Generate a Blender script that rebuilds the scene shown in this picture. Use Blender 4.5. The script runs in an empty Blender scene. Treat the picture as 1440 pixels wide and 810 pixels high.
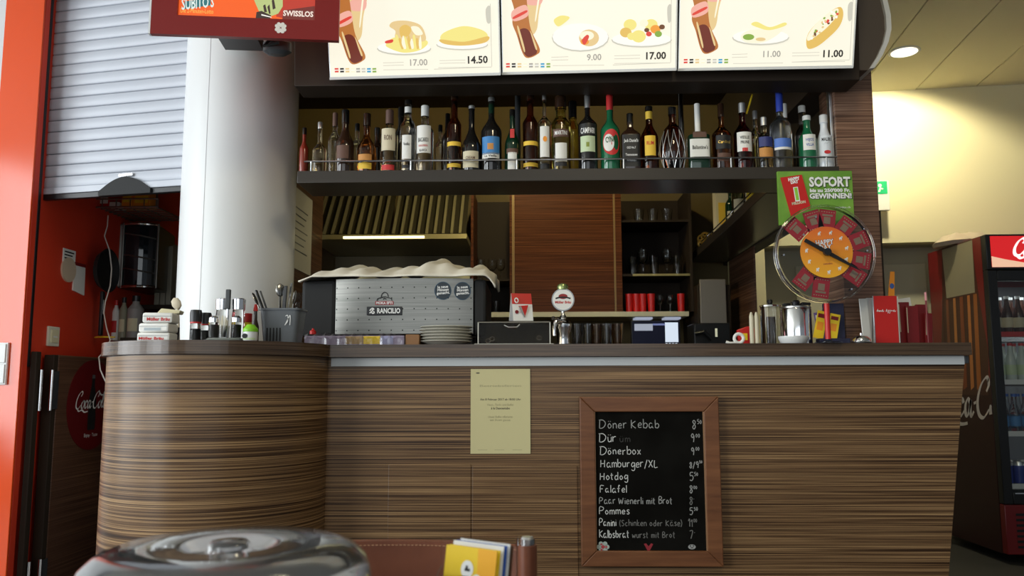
import bpy, bmesh, math, random
from mathutils import Vector, Matrix
random.seed(7)
sc = bpy.context.scene
COL = sc.collection
PI = math.pi

# ------------------------------------------------------------------ camera
EYE = Vector((0, 0, 1.02))
FPX = 1150.0
RC = Matrix.Rotation(math.radians(1.3), 3, 'Z') @ Matrix.Rotation(math.radians(96.75), 3, 'X') @ Matrix.Rotation(math.radians(-0.15), 3, 'Z')
cam_d = bpy.data.cameras.new('camera')
cam = bpy.data.objects.new('camera', cam_d)
COL.objects.link(cam)
cam.matrix_world = Matrix.Translation(EYE) @ RC.to_4x4()
cam_d.sensor_width = 36
cam_d.lens = 36 * FPX / 1440
cam_d.clip_start = 0.02
cam_d.dof.use_dof = True
cam_d.dof.focus_distance = 3.0
cam_d.dof.aperture_fstop = 7.0
sc.camera = cam

def at(px, py, Y):
    d = RC @ Vector(((px - 720) / FPX, (405 - py) / FPX, -1))
    return EYE + d * ((Y - EYE.y) / d.y)

def X(px, py, Y): return at(px, py, Y).x
def Z(px, py, Y): return at(px, py, Y).z

# ------------------------------------------------------------------ world, exposure, lights
sc.view_settings.view_transform = 'Standard'
sc.view_settings.look = 'None'
sc.view_settings.exposure = 0.0
sc.view_settings.gamma = 1
sc.view_settings.use_curve_mapping = False
sc.cycles.use_denoising = True
sc.cycles.caustics_reflective = False
sc.cycles.caustics_refractive = False
sc.cycles.max_bounces = 10
sc.cycles.transparent_max_bounces = 16
w = bpy.data.worlds.new('world')
sc.world = w
w.use_nodes = True
w.node_tree.nodes['Background'].inputs[0].default_value = (0.80, 0.9, 1.0, 1)
w.node_tree.nodes['Background'].inputs[1].default_value = 0.22

def area(name, loc, target, sx, sy, power, col):
    l = bpy.data.lights.new(name, 'AREA')
    l.shape = 'RECTANGLE'; l.size = sx; l.size_y = sy
    l.energy = power; l.color = col
    o = bpy.data.objects.new(name, l); COL.objects.link(o)
    o.location = loc
    o.rotation_euler = (Vector(target) - Vector(loc)).to_track_quat('-Z', 'Z').to_euler()
    return o

def spot(name, loc, target, power, col, angle, blend=.6, r=.04):
    l = bpy.data.lights.new(name, 'SPOT')
    l.energy = power; l.color = col; l.spot_size = math.radians(angle); l.spot_blend = blend
    l.shadow_soft_size = r
    o = bpy.data.objects.new(name, l); COL.objects.link(o)
    o.location = loc
    o.rotation_euler = (Vector(target) - Vector(loc)).to_track_quat('-Z', 'Y').to_euler()
    return o

# daylight through the two windows of the hall's left wall, then an added fill behind the camera
area('daylight_side_window', (-4.9, 1.55, 1.75), (0, 1.55, 1.6), 2.5, 2.3, 130, (0.90, 0.96, 1.0))
area('daylight_front_window', (-4.9, -1.6, 1.75), (0, -1.0, 1.5), 2.8, 2.3, 210, (0.90, 0.96, 1.0))
area('rear_fill', (-0.6, -3.9, 1.8), (-0.6, 0, 1.5), 4.6, 2.3, 55, (0.90, 0.96, 1.0))  # added frontal fill for column and dome, no modelled glass front
# ceiling lamps over the bar and in the passage, with two added fill spots
BARLAMP = (1.0, 0.86, 0.50)
spot('bar_lamp', (-0.1, 3.95, 2.72), (-0.1, 4.35, 1.2), 17, BARLAMP, 130)
spot('bar_wall_fill', (0.0, 3.45, 2.74), (0.0, 5.1, 2.35), 32, (1.0, .82, .40), 125)  # added spot that lifts the upper back wall behind the bottles
spot('hall_warm_fill', (0.5, 1.1, 3.05), (0.5, 2.9, 0.9), 75, (1.0, .86, .56), 150, 1.0, .25)  # added warm fill on the column and the counter front
spot('passage_lamp', (2.35, 5.10, 3.05), (2.42, 5.72, 2.0), 78, (1.0, 0.90, 0.60), 136, .35)

# ------------------------------------------------------------------ materials
MATS = {}
def pm(name, col=(.8, .8, .8), rough=.5, metal=0, trans=0, ior=1.45, emit=None, es=1, coat=0, alpha=1, spec=None):
    if name in MATS: return MATS[name]
    m = bpy.data.materials.new(name); m.use_nodes = True
    b = m.node_tree.nodes['Principled BSDF']
    b.inputs['Base Color'].default_value = (*col, 1)
    b.inputs['Roughness'].default_value = rough
    b.inputs['Metallic'].default_value = metal
    b.inputs['Transmission Weight'].default_value = trans
    b.inputs['IOR'].default_value = ior
    b.inputs['Coat Weight'].default_value = coat
    if spec is not None: b.inputs['Specular IOR Level'].default_value = spec
    if emit:
        b.inputs['Emission Color'].default_value = (*emit, 1)
        b.inputs['Emission Strength'].default_value = es
    if alpha < 1: b.inputs['Alpha'].default_value = alpha
    MATS[name] = m
    return m

def stripes(name, cols, scale=(1.0, 1.0, 310), rough=.38, rot=None, detail=4.0, big=.18, spec=.4):
    """streaky veneer: noise stretched along the grain; cols = (position, colour) of the ramp"""
    m = bpy.data.materials.new(name); m.use_nodes = True
    nt = m.node_tree; b = nt.nodes['Principled BSDF']
    tc = nt.nodes.new('ShaderNodeTexCoord'); mp = nt.nodes.new('ShaderNodeMapping')
    mp.inputs['Scale'].default_value = scale
    if rot: mp.inputs['Rotation'].default_value = rot
    nt.links.new(tc.outputs['Object'], mp.inputs['Vector'])
    n = nt.nodes.new('ShaderNodeTexNoise'); n.inputs['Scale'].default_value = 1.0
    n.inputs['Detail'].default_value = detail; n.inputs['Roughness'].default_value = .62
    n.inputs['Distortion'].default_value = .15
    nt.links.new(mp.outputs[0], n.inputs['Vector'])
    n2 = nt.nodes.new('ShaderNodeTexNoise'); n2.inputs['Scale'].default_value = .22; n2.inputs['Detail'].default_value = 1
    nt.links.new(mp.outputs[0], n2.inputs['Vector'])
    mx = nt.nodes.new('ShaderNodeMath'); mx.operation = 'MULTIPLY_ADD'
    s = nt.nodes.new('ShaderNodeMath'); s.operation = 'SUBTRACT'; s.inputs[1].default_value = .5
    nt.links.new(n2.outputs[0], s.inputs[0])
    nt.links.new(s.outputs[0], mx.inputs[0]); mx.inputs[1].default_value = big
    nt.links.new(n.outputs[0], mx.inputs[2])
    r = nt.nodes.new('ShaderNodeValToRGB')
    e = r.color_ramp.elements
    e[0].position, e[0].color = cols[0][0], (*cols[0][1], 1)
    e[1].position, e[1].color = cols[-1][0], (*cols[-1][1], 1)
    for p, c in cols[1:-1]:
        k = e.new(p); k.color = (*c, 1)
    nt.links.new(mx.outputs[0], r.inputs[0])
    nt.links.new(r.outputs[0], b.inputs['Base Color'])
    b.inputs['Roughness'].default_value = rough; b.inputs['Specular IOR Level'].default_value = spec
    bp = nt.nodes.new('ShaderNodeBump'); bp.inputs['Strength'].default_value = .08
    nt.links.new(n.outputs[0], bp.inputs['Height']); nt.links.new(bp.outputs[0], b.inputs['Normal'])
    MATS[name] = m
    return m

def mottled(name, c1, c2, scale=4, rough=.6, metal=0, bump=.0, stretch=(1, 1, 1)):
    m = bpy.data.materials.new(name); m.use_nodes = True
    nt = m.node_tree; b = nt.nodes['Principled BSDF']
    tc = nt.nodes.new('ShaderNodeTexCoord'); mp = nt.nodes.new('ShaderNodeMapping')
    mp.inputs['Scale'].default_value = stretch
    nt.links.new(tc.outputs['Object'], mp.inputs['Vector'])
    n = nt.nodes.new('ShaderNodeTexNoise'); n.inputs['Scale'].default_value = scale; n.inputs['Detail'].default_value = 4
    nt.links.new(mp.outputs[0], n.inputs['Vector'])
    r = nt.nodes.new('ShaderNodeValToRGB'); e = r.color_ramp.elements
    e[0].position, e[0].color = .35, (*c1, 1); e[1].position, e[1].color = .65, (*c2, 1)
    nt.links.new(n.outputs[0], r.inputs[0]); nt.links.new(r.outputs[0], b.inputs['Base Color'])
    b.inputs['Roughness'].default_value = rough; b.inputs['Metallic'].default_value = metal
    if bump:
        bp = nt.nodes.new('ShaderNodeBump'); bp.inputs['Strength'].default_value = bump
        nt.links.new(n.outputs[0], bp.inputs['Height']); nt.links.new(bp.outputs[0], b.inputs['Normal'])
    MATS[name] = m
    return m

ZEB = stripes('zebrano', [(.30, (.014, .006, .003)), (.43, (.062, .030, .012)), (.54, (.205, .116, .053)), (.70, (.43, .272, .128))], spec=.3, rough=.34)
ZEBD = stripes('zebrano dark', [(.28, (.022, .009, .006)), (.45, (.075, .032, .018)), (.58, (.15, .075, .042)), (.75, (.25, .14, .08))])
PILW = stripes('pillar veneer', [(.28, (.045, .020, .012)), (.45, (.15, .075, .045)), (.58, (.27, .15, .095)), (.75, (.42, .26, .17))], scale=(1.6, 1.6, 150))
WALNUT = stripes('red walnut', [(.28, (.038, .010, .004)), (.5, (.105, .031, .010)), (.72, (.21, .070, .020))], spec=.15, scale=(1.6, 1.6, 150), rough=.4)
WTOP = stripes('worktop veneer', [(.28, (.028, .016, .009)), (.5, (.075, .045, .025)), (.72, (.14, .088, .050))], scale=(2.0, 2.0, 260), rough=.22)
FRAMEW = stripes('frame wood', [(.3, (.115, .040, .014)), (.7, (.215, .085, .032))], scale=(3, 3, 40), rough=.4)
DARKW = pm('dark brown laminate', (.030, .020, .013), .6, spec=.25)
SHELFM = pm('shelf laminate', (.034, .027, .020), .28)
WALLB = pm('bar back wall', (.16, .115, .042), .7)
BLACK = pm('black plastic', (.010, .010, .011), .35)
BLACKM = pm('matt black', (.008, .008, .008), .7)
CHROME = pm('chrome', (.85, .85, .86), .12, 1)
STEEL = mottled('brushed steel', (.42, .42, .41), (.56, .55, .53), 3, .30, 1, 0, (1, 1, 60))
ALU = pm('aluminium', (.78, .80, .82), .33, 1)
WHITE = pm('white paint', (.74, .75, .74), .35)
WHITEP = pm('white paper', (.80, .79, .74), .7)
CREAM = pm('cream card', (.70, .64, .42), .7)
RED = pm('red plastic', (.55, .018, .014), .35)
REDD = pm('dark red card', (.20, .010, .012), .4)
REDW = mottled('red wall paint', (.60, .036, .012), (.66, .044, .014), 2, .5)
ORANGEP = pm('orange red gloss', (.72, .078, .016), .12)
GLASS = pm('clear glass', (.95, .97, .96), .02, trans=1, ior=1.45)
ACRYL = pm('clear acrylic', (.97, .98, .98), .03, trans=1, ior=1.30)
GREY = pm('grey plastic', (.13, .14, .145), .4)
GREYD = pm('charcoal plastic', (.045, .048, .05), .4)
YELLOW = pm('yellow print', (.85, .58, .02), .45)
ORANGE = pm('orange print', (.85, .30, .02), .45)
GREEN = pm('green print', (.14, .40, .03), .45)
INK = pm('black ink', (.012, .012, .012), .6)
REDINK = pm('red ink', (.55, .02, .02), .6)
WINK = pm('white ink', (.85, .85, .83), .6)
BLUEINK = pm('blue ink', (.03, .10, .40), .5)
GOLD = pm('gold foil', (.70, .47, .12), .3, .9)
CHALK = pm('chalk', (.62, .62, .60), .9)

# ------------------------------------------------------------------ helpers
class MB:
    """collects shapes; .obj() links them as ONE mesh object"""
    def __init__(s): s.bm = bmesh.new(); s.bev = False
    def _xf(s, vs, M):
        if M is not None:
            for v in vs: v.co = M @ v.co
    def box(s, x0, x1, y0, y1, z0, z1, bev=0, M=None, seg=2):
        co = [(x, y, z) for x in (x0, x1) for y in (y0, y1) for z in (z0, z1)]
        vs = [s.bm.verts.new(c) for c in co]
        fs = [s.bm.faces.new([vs[i] for i in f]) for f in ((0, 1, 3, 2), (4, 6, 7, 5), (0, 4, 5, 1), (2, 3, 7, 6), (0, 2, 6, 4), (1, 5, 7, 3))]
        s._xf(vs, M)
        if bev:
            s.bev = True
            es = list({e for f in fs for e in f.edges})
            bmesh.ops.bevel(s.bm, geom=es, offset=bev, segments=seg, profile=.5, affect='EDGES')
        return s
    def lathe(s, prof, n=28, M=None, p=2.0, sy=1.0, a0=0, a1=2 * PI):
        full = abs(a1 - a0 - 2 * PI) < 1e-6
        rings = []; new = []
        for r, z in prof:
            if r < 1e-6:
                v = s.bm.verts.new((0, 0, z)); rings.append([v]); new.append(v); continue
            ring = []
            for i in range(n if full else n + 1):
                a = a0 + (a1 - a0) * i / n
                c, q = math.cos(a), math.sin(a)
                if p != 2.0:
                    c = math.copysign(abs(c) ** (2 / p), c); q = math.copysign(abs(q) ** (2 / p), q)
                v = s.bm.verts.new((r * c, r * q * sy, z)); ring.append(v); new.append(v)
            rings.append(ring)
        for A, B in zip(rings, rings[1:]):
            m = max(len(A), len(B)); cnt = m if full else m - 1
            for i in range(cnt):
                j = (i + 1) % m
                try:
                    if len(A) == 1 and len(B) == 1: continue
                    if len(A) == 1: s.bm.faces.new((A[0], B[j], B[i]))
                    elif len(B) == 1: s.bm.faces.new((A[i], A[j], B[0]))
                    else: s.bm.faces.new((A[i], A[j], B[j], B[i]))
                except ValueError: pass
        s._xf(new, M)
        return s
    def cyl(s, r, z0, z1, n=24, M=None, r2=None):
        r2 = r if r2 is None else r2
        return s.lathe([(0, z0), (r, z0), (r2, z1), (0, z1)], n, M)
    def tube(s, pts, r, n=8, M=None):
        pts = [Vector(p) for p in pts]; rings = []; new = []
        up = Vector((0, 0, 1)); last = None
        for i, p in enumerate(pts):
            d = (pts[min(i + 1, len(pts) - 1)] - pts[max(i - 1, 0)]).normalized()
            if last is None:
                u = d.cross(up)
                if u.length < 1e-3: u = d.cross(Vector((1, 0, 0)))
            else: u = last - d * last.dot(d)
            u.normalize(); last = u; v = d.cross(u)
            rr = r[i] if isinstance(r, (list, tuple)) else r
            ring = [s.bm.verts.new(p + (u * math.cos(2 * PI * k / n) + v * math.sin(2 * PI * k / n)) * rr) for k in range(n)]
            rings.append(ring); new += ring
        for A, B in zip(rings, rings[1:]):
            for i in range(n): s.bm.faces.new((A[i], A[(i + 1) % n], B[(i + 1) % n], B[i]))
        s.bm.faces.new(rings[0][::-1]); s.bm.faces.new(rings[-1])
        s._xf(new, M)
        return s
    def ring(s, R, r, n=40, k=8, M=None):
        new = []; rings = []
        for i in range(n):
            a = 2 * PI * i / n; ring = []
            for j in range(k):
                b = 2 * PI * j / k
                v = s.bm.verts.new(((R + r * math.cos(b)) * math.cos(a), (R + r * math.cos(b)) * math.sin(a), r * math.sin(b)))
                ring.append(v); new.append(v)
            rings.append(ring)
        for i in range(n):
            A, B = rings[i], rings[(i + 1) % n]
            for j in range(k): s.bm.faces.new((A[j], A[(j + 1) % k], B[(j + 1) % k], B[j]))
        s._xf(new, M)
        return s
    def prism(s, pts, lo, hi, ax='z', M=None, bev=0):
        """outline extruded along an axis; pts are (x,y) for z, (x,z) for y, (y,z) for x"""
        def mk(p, h):
            return {'z': (p[0], p[1], h), 'y': (p[0], h, p[1]), 'x': (h, p[0], p[1])}[ax]
        A = [s.bm.verts.new(mk(p, lo)) for p in pts]; B = [s.bm.verts.new(mk(p, hi)) for p in pts]
        n = len(pts)
        fs = [s.bm.faces.new(A[::-1]), s.bm.faces.new(B)]
        for i in range(n): fs.append(s.bm.faces.new((A[i], A[(i + 1) % n], B[(i + 1) % n], B[i])))
        s._xf(A + B, M)
        if bev:
            s.bev = True
            es = list({e for f in fs for e in f.edges})
            bmesh.ops.bevel(s.bm, geom=es, offset=bev, segments=2, profile=.5, affect='EDGES')
        return s
    def poly(s, pts, M=None):
        vs = [s.bm.verts.new(p) for p in pts]; s.bm.faces.new(vs); s._xf(vs, M)
        return s
    def patch(s, r, z0, z1, a, n=12, sx=0.0, p=2.0):
        """label wrapped round the front (-Y) of an upright bottle of radius r; a = half angle"""
        g = []
        for z in (z0, z1):
            row = []
            for i in range(n + 1):
                t = -a + 2 * a * i / n
                c, q = math.sin(t), -math.cos(t)
                if p != 2.0:
                    c = math.copysign(abs(c) ** (2 / p), c); q = math.copysign(abs(q) ** (2 / p), q)
                row.append(s.bm.verts.new((r * c + sx, r * q, z)))
            g.append(row)
        for i in range(n): s.bm.faces.new((g[0][i], g[0][i + 1], g[1][i + 1], g[1][i]))
        return s
    def disc(s, cx, cz, rx, rz, y, n=28, M=None, a=0):
        pts = []
        for i in range(n):
            t = 2 * PI * i / n
            u, v = rx * math.cos(t), rz * math.sin(t)
            pts.append((cx + u * math.cos(a) - v * math.sin(a), y, cz + u * math.sin(a) + v * math.cos(a)))
        return s.poly(pts, M)
    def pen(s, strokes, wd, y=0, M=None, nib=None, sub=5, shear=0, sc_=1, ox=0, oz=0):
        """handwriting: ribbons along smoothed strokes in the XZ plane; nib=angle gives thick and thin"""
        for st in strokes:
            P = [Vector((a * sc_ + b * sc_ * shear + ox, b * sc_ + oz)) for a, b in st]
            Q = []
            if len(P) > 2 and sub > 1:
                for i in range(len(P) - 1):
                    p0, p1, p2, p3 = P[max(i - 1, 0)], P[i], P[i + 1], P[min(i + 2, len(P) - 1)]
                    for k in range(sub):
                        t = k / sub
                        Q.append(.5 * ((2 * p1) + (p2 - p0) * t + (2 * p0 - 5 * p1 + 4 * p2 - p3) * t * t + (3 * p1 - p0 - 3 * p2 + p3) * t ** 3))
                Q.append(P[-1])
            else: Q = P
            L = []; R = []; new = []
            for i, q in enumerate(Q):
                d = Q[min(i + 1, len(Q) - 1)] - Q[max(i - 1, 0)]
                if d.length < 1e-9: d = Vector((1, 0))
                d.normalize(); nrm = Vector((-d.y, d.x))
                h = wd if nib is None else wd * (.28 + .72 * abs(math.sin(math.atan2(d.y, d.x) - nib)))
                a = s.bm.verts.new((q.x + nrm.x * h, y, q.y + nrm.y * h)); b = s.bm.verts.new((q.x - nrm.x * h, y, q.y - nrm.y * h))
                L.append(a); R.append(b); new += [a, b]
            for i in range(len(Q) - 1):
                s.bm.faces.new((R[i], R[i + 1], L[i + 1], L[i]))
            s._xf(new, M)
        return s
    def obj(s, name, mat, parent=None, smooth=35, fix=True):
        if fix: bmesh.ops.recalc_face_normals(s.bm, faces=s.bm.faces)
        me = bpy.data.meshes.new(name); s.bm.to_mesh(me); s.bm.free()
        if s.bev and smooth and smooth < 90: smooth = min(smooth, 20)
        return link(name, me, mat, parent, smooth)

def link(name, me, mat, parent=None, smooth=35):
    me.materials.append(mat)
    if smooth:
        me.polygons.foreach_set('use_smooth', [True] * len(me.polygons))
        me.set_sharp_from_angle(angle=math.radians(smooth))
    o = bpy.data.objects.new(name, me); COL.objects.link(o)
    if parent: o.parent = parent
    return o

def thing(name, label, cat, loc=(0, 0, 0), rz=0, group=None):
    o = bpy.data.objects.new(name, None); COL.objects.link(o)
    o.empty_display_size = .05
    o.location = loc; o.rotation_euler = (0, 0, rz)
    o['label'] = label; o['category'] = cat
    if group: o['group'] = group
    return o

def tag(o, label, cat, group=None):
    o['label'] = label; o['category'] = cat
    if group: o['group'] = group
    return o

def struct(o):
    o['kind'] = 'structure'; return o

def text(s, size, mat, parent, loc=(0, 0, 0), bend=None, shear=0, bold=0, width=None, align='CENTER', name='lettering', rot=None, gap=1.0, sx=1.0, M=None):
    """lettering facing -Y; loc = (x, y, z) of the baseline's anchor; bend = radius of the bottle it wraps"""
    c = bpy.data.curves.new('t', 'FONT'); c.body = s; c.size = size; c.shear = shear
    c.align_x = align; c.offset = bold * size; c.space_line = gap; c.resolution_u = 2
    o = bpy.data.objects.new('t', c)
    me0 = o.to_mesh(); me = me0.copy(); o.to_mesh_clear()
    me = bpy.data.meshes.new_from_object(o) if len(me.vertices) == 0 else me
    bpy.data.objects.remove(o); bpy.data.curves.remove(c)
    xs = [v.co.x for v in me.vertices]
    if not xs: return None
    k = sx
    if width and max(xs) - min(xs) > 1e-9: k = width / (max(xs) - min(xs))
    for v in me.vertices:
        x, z = v.co.x * k, v.co.y
        if rot: x, z = x * math.cos(rot) - z * math.sin(rot), x * math.sin(rot) + z * math.cos(rot)
        x += loc[0]; z += loc[2]
        if bend: v.co = (bend * math.sin(x / bend), -bend * math.cos(x / bend) + loc[1], z)
        else: v.co = (x, loc[1], z)
        if M is not None: v.co = M @ v.co
    me.materials.clear()
    return link(name, me, mat, parent, 0)

COKE = [
    [(1.05, 1.55), (1.3, 1.95), (1.05, 2.2), (.5, 1.8), (.12, .9), (.25, .15), (.75, -.02), (1.3, .45)],
    [(.6, .0), (1.0, -.35), (1.7, -.22), (2.4, -.5), (3.2, -.42)],
    [(1.75, 1.0), (1.45, .6), (1.5, .1), (1.8, .0), (2.08, .45), (1.98, .9), (1.75, 1.0), (2.2, .85)],
    [(2.78, .75), (2.6, 1.0), (2.32, .7), (2.3, .25), (2.5, .0), (2.85, .3)],
    [(3.5, .8), (3.25, 1.0), (2.98, .6), (3.02, .1), (3.25, .05), (3.5, .6), (3.58, .95), (3.52, .3), (3.65, .0), (3.9, .3)],
    [(3.9, .75), (4.25, .85)],
    [(5.25, 1.45), (5.5, 1.85), (5.3, 2.25), (4.7, 1.8), (4.32, .9), (4.45, .15), (4.95, -.02), (5.5, .45)],
    [(5.4, 2.1), (6.1, 1.7), (6.9, 1.9), (7.4, 2.2)],
    [(5.95, 1.0), (5.65, .6), (5.7, .1), (6.0, .0), (6.28, .45), (6.18, .9), (5.95, 1.0), (6.4, .85)],
    [(6.45, .3), (6.8, 1.3), (6.85, 2.05), (6.68, 2.1), (6.55, 1.3), (6.52, .35), (6.7, .0), (6.95, .3)],
    [(7.55, .8), (7.3, 1.0), (7.03, .6), (7.07, .1), (7.3, .05), (7.55, .6), (7.63, .95), (7.57, .3), (7.7, .0), (7.95, .3)],
]
# ------------------------------------------------------------------ setting
struct(MB().box(-5, 6, -4, 7.5, -.05, 0).obj('floor', mottled('floor tiles', (.030, .030, .028), (.045, .044, .042), 3, .5)))
WT = 1.161                                                      # top of the bar worktop
HALLC = pm('hall ceiling', (.70, .68, .60), .8)
struct(MB().box(-5, 6, -4, 2.7, 3.1, 3.15).obj('ceiling_hall', HALLC))
# left wall of the hall with two windows
WH = pm('hall wall', (.70, .69, .65), .8)
m = MB()
m.box(-5.06, -5, -4, 3.3, 0, .55); m.box(-5.06, -5, -4, 3.3, 2.95, 3.1)
m.box(-5.06, -5, -4, -3.05, .55, 2.95); m.box(-5.06, -5, -.15, .25, .55, 2.95); m.box(-5.06, -5, 2.85, 3.3, .55, 2.95)
struct(m.obj('wall_side', WH))
for i, (a, b) in enumerate(((-3.05, -.15), (.25, 2.85))):
    m = MB()
    for y0, y1, z0, z1 in ((a, b, .55, .62), (a, b, 2.88, 2.95), (a, a + .06, .62, 2.88), (b - .06, b, .62, 2.88), ((a + b) / 2 - .03, (a + b) / 2 + .03, .62, 2.88)):
        m.box(-5.05, -5.0, y0, y1, z0, z1)
    struct(m.obj('window_%d' % (i + 1), ALU))
# glossy orange wall panel beside the rolling shutter
JX = at(36, 400, 3.30).x                                          # right face of the jamb
struct(MB().box(-5, at(9, 0, 3.30).x - .002, 3.34, 3.40, 0, 3.1).obj('wall_front', pm('pale grey wall', (.62, .63, .64), .4)))
struct(MB().box(at(9, 0, 3.30).x, JX, 3.30, 3.31, 0, 3.1, .002).obj('wall_left', ORANGEP))
struct(MB().box(JX - .03, JX + .001, 3.311, 3.345, 0, 3.1, .002).obj('trim_1', REDW))
struct(MB().box(JX - .03, JX + .002, 3.3455, 3.365, 1.10, 3.1, .003).obj('trim_2', BLACK))
struct(MB().box(JX - .09, JX - .012, 3.366, 5.1, 0, 2.8).obj('wall_kitchen', REDW))
struct(MB().box(JX - .09, 1.30, 5.1, 5.16, 0, 2.8).obj('wall_back', WALLB))
struct(MB().box(1.209, 1.28, 3.20, 5.095, 1.757, 2.795).obj('wall_bar', pm('bar side wall', (.055, .042, .025), .6)))
struct(MB().box(JX - .09, 1.30, 3.05, 5.1, 2.8, 2.86).obj('ceiling_bar', DARKW))
# passage to the side of the bar: cream wall, recess with a door, panelled ceiling (turned a little against the bar)
th = math.radians(-7.0)
MC = Matrix.Translation((2.2, 5.75, 0)) @ Matrix.Rotation(th, 4, 'Z')
CRW = pm('cream wall paint', (.77, .71, .47), .75)
m = MB()
m.box(-.95, 5, 0, .1, 2.0, 3.1, M=MC); m.box(-.95, -.53, 0, .1, 0, 2.0, M=MC); m.box(.86, 5, 0, .1, 0, 2.0, M=MC)
struct(m.obj('wall_right', CRW))
m = MB()
m.box(-.53, .86, .24, .29, 0, 2.0, M=MC); m.box(-.56, -.53, .1, .29, 0, 2.0, M=MC); m.box(.86, .89, .1, .29, 0, 2.0, M=MC); m.box(-.53, .86, .1, .29, 2.0, 2.04, M=MC)
struct(m.obj('wall_recess', pm('recess paint', (.42, .40, .30), .7)))
d = MB().box(-.28, .62, .215, .2395, 0, 1.88, .004, MC).obj('door_1', pm('door paint', (.50, .48, .36), .5)); struct(d)
MB().tube([MC @ Vector(p) for p in ((-.2, .215, 1.0), (-.2, .165, 1.0), (-.08, .165, 1.0))], .010).obj('door_handle', ALU, d)
m = MB()
CE = pm('passage ceiling', (.86, .81, .56), .6)
_d = RC @ Vector(((1305 - 720) / FPX, 405 / FPX, -1)); _p = MC.inverted() @ (EYE + _d * ((3.10 - EYE.z) / _d.z))
for k in range(-9, 12):
    m.box(_p.x + k * .40 + .003, _p.x + k * .40 + .397, -3.2, .2, 3.10, 3.13, .003, MC)
m.box(-5, 5, -3.2, .2, 3.118, 3.15, 0, MC)
struct(m.obj('ceiling_passage', CE))

# round column
cxp = at(333, 380, 3.3)
t = thing('round_column', 'thick round white column standing behind the rounded counter end', 'column', (cxp.x, 3.3, 0))
m = MB().cyl(.2270, 0, 2.8, 72)
m.obj('shaft', WHITE, t)
MB().box(-.0012, .0012, -.2283, -.2265, 0, 2.8, M=Matrix.Rotation(math.radians(-15), 4, 'Z')).obj('joint_line', pm('joint', (.70, .71, .72), .5), t)

# ------------------------------------------------------------------ bar counter
BX = -1.094; BR = .375
XR = X(1362, 485, 2.88)
t = thing('bar_counter', 'long striped wood veneer bar counter with a rounded end', 'counter', (0, 2.9, 0))
m = MB()
qa, qb = at(1358, 512, 2.9), at(1335, 805, 2.9)
XT = qa.x; XB = qb.x + (qb.x - qa.x) * (qb.z - .08) / (qa.z - qb.z)   # the end of the front leans inwards
m.prism([(BX + BR - .002, .08), (XB, .08), (XT, WT - .044), (BX + BR - .002, WT - .044)], .0, .03, 'y')
m.obj('front_panel', ZEB, t)
m = MB()
pts = [(BX + BR * math.cos(PI + PI * i / 48), BR * math.sin(PI + PI * i / 48)) for i in range(49)]
pts += [(BX + BR, .15), (BX - BR, .15)]
m.prism(pts, .08, WT - .044)
m.obj('rounded_end', ZEB, t, 30)
m = MB().box(X(546, 700, 2.9), X(662, 700, 2.9), -.004, .0, .15, Z(600, 653, 2.9), .0015)
m.obj('access_panel', ZEB, t)
m = MB().box(X(664.5, 700, 2.9), X(812, 700, 2.9), -.004, .0, .15, Z(700, 655, 2.9), .0015)
m.obj('access_panel', ZEB, t)
z0, z1 = Z(900, 514, 2.89), WT - .0445
m = MB().box(BX + BR + .012, XT - .008, -.010, -.001, z0, z1, .001); m.obj('metal_strip', pm('pale strip', (.66, .67, .65), .35), t)
m = MB().box(XT - .0075, XT + .006, -.012, .03, z0 + .004, z1, .002); m.obj('strip_end_cap', GREYD, t)
m = MB().prism([(BX - BR + .03, .02), (XB - .03, .02), (XB - .03, .44), (BX - BR + .03, .13)], 0, .08); m.obj('plinth', BLACKM, t)
m = MB().prism([(XB - .015, .08), (XB, .08), (XT, WT - .044), (XT - .015, WT - .044)], .03, .45, 'y'); m.obj('end_panel', ZEB, t)
# the worktop follows the rounded end
pts = [(BX + .392 * math.cos(PI + PI * i / 48), .392 * math.sin(PI + PI * i / 48)) for i in range(47)]
pts += [(BX + .388, -.042), (XR, -.042), (XR, .46), (.75, .46), (.75, .62), (-.94, .62), (-.94, .15), (BX - .392, .15)]
m = MB().prism([(x, y + 2.9) for x, y in pts], WT - .043, WT, bev=.0025)
tag(m.obj('bar_worktop', WTOP, None, 30), 'dark striped bar worktop curving round the column and running along the counter', 'worktop')

# wood pillar at the end of the bar, with its darker side board
PXL, PXR = X(1190, 470, 3.0), X(1242, 400, 3.0)
t = thing('wood_pillar', 'dark striped wood pillar standing on the worktop behind the prize wheel', 'pillar', (0, 3.0, WT))
MB().box(PXL, PXR, 0, .16, 0, 1.62, .002).obj('post', PILW, t)
MB().box(PXR + .001, PXR + .028, .05, .40, 0, Z(1240, 292, 3.0) - WT, .002).obj('side_board', DARKW, t)
MB().box(PXL - .012, PXL - .001, .02, .05, Z(1172, 240, 3.0) - WT, 1.2, .002).obj('edge_strip', ALU, t)

# wood end wall under the hanging side shelf
xa, xb = 1.195, 1.205
t = thing('wood_partition', 'tall dark wood panel behind the chrome jars at the end of the bar', 'panel', (0, 0, 0))
MB().box(xa, xb, 4.36, 4.90, 0, 1.754).obj('board', ZEBD, t)
MB().box(xa, xb, 4.901, 4.93, 0, 1.754).obj('pale_edge', pm('pale edge', (.50, .42, .20), .5), t)

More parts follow.
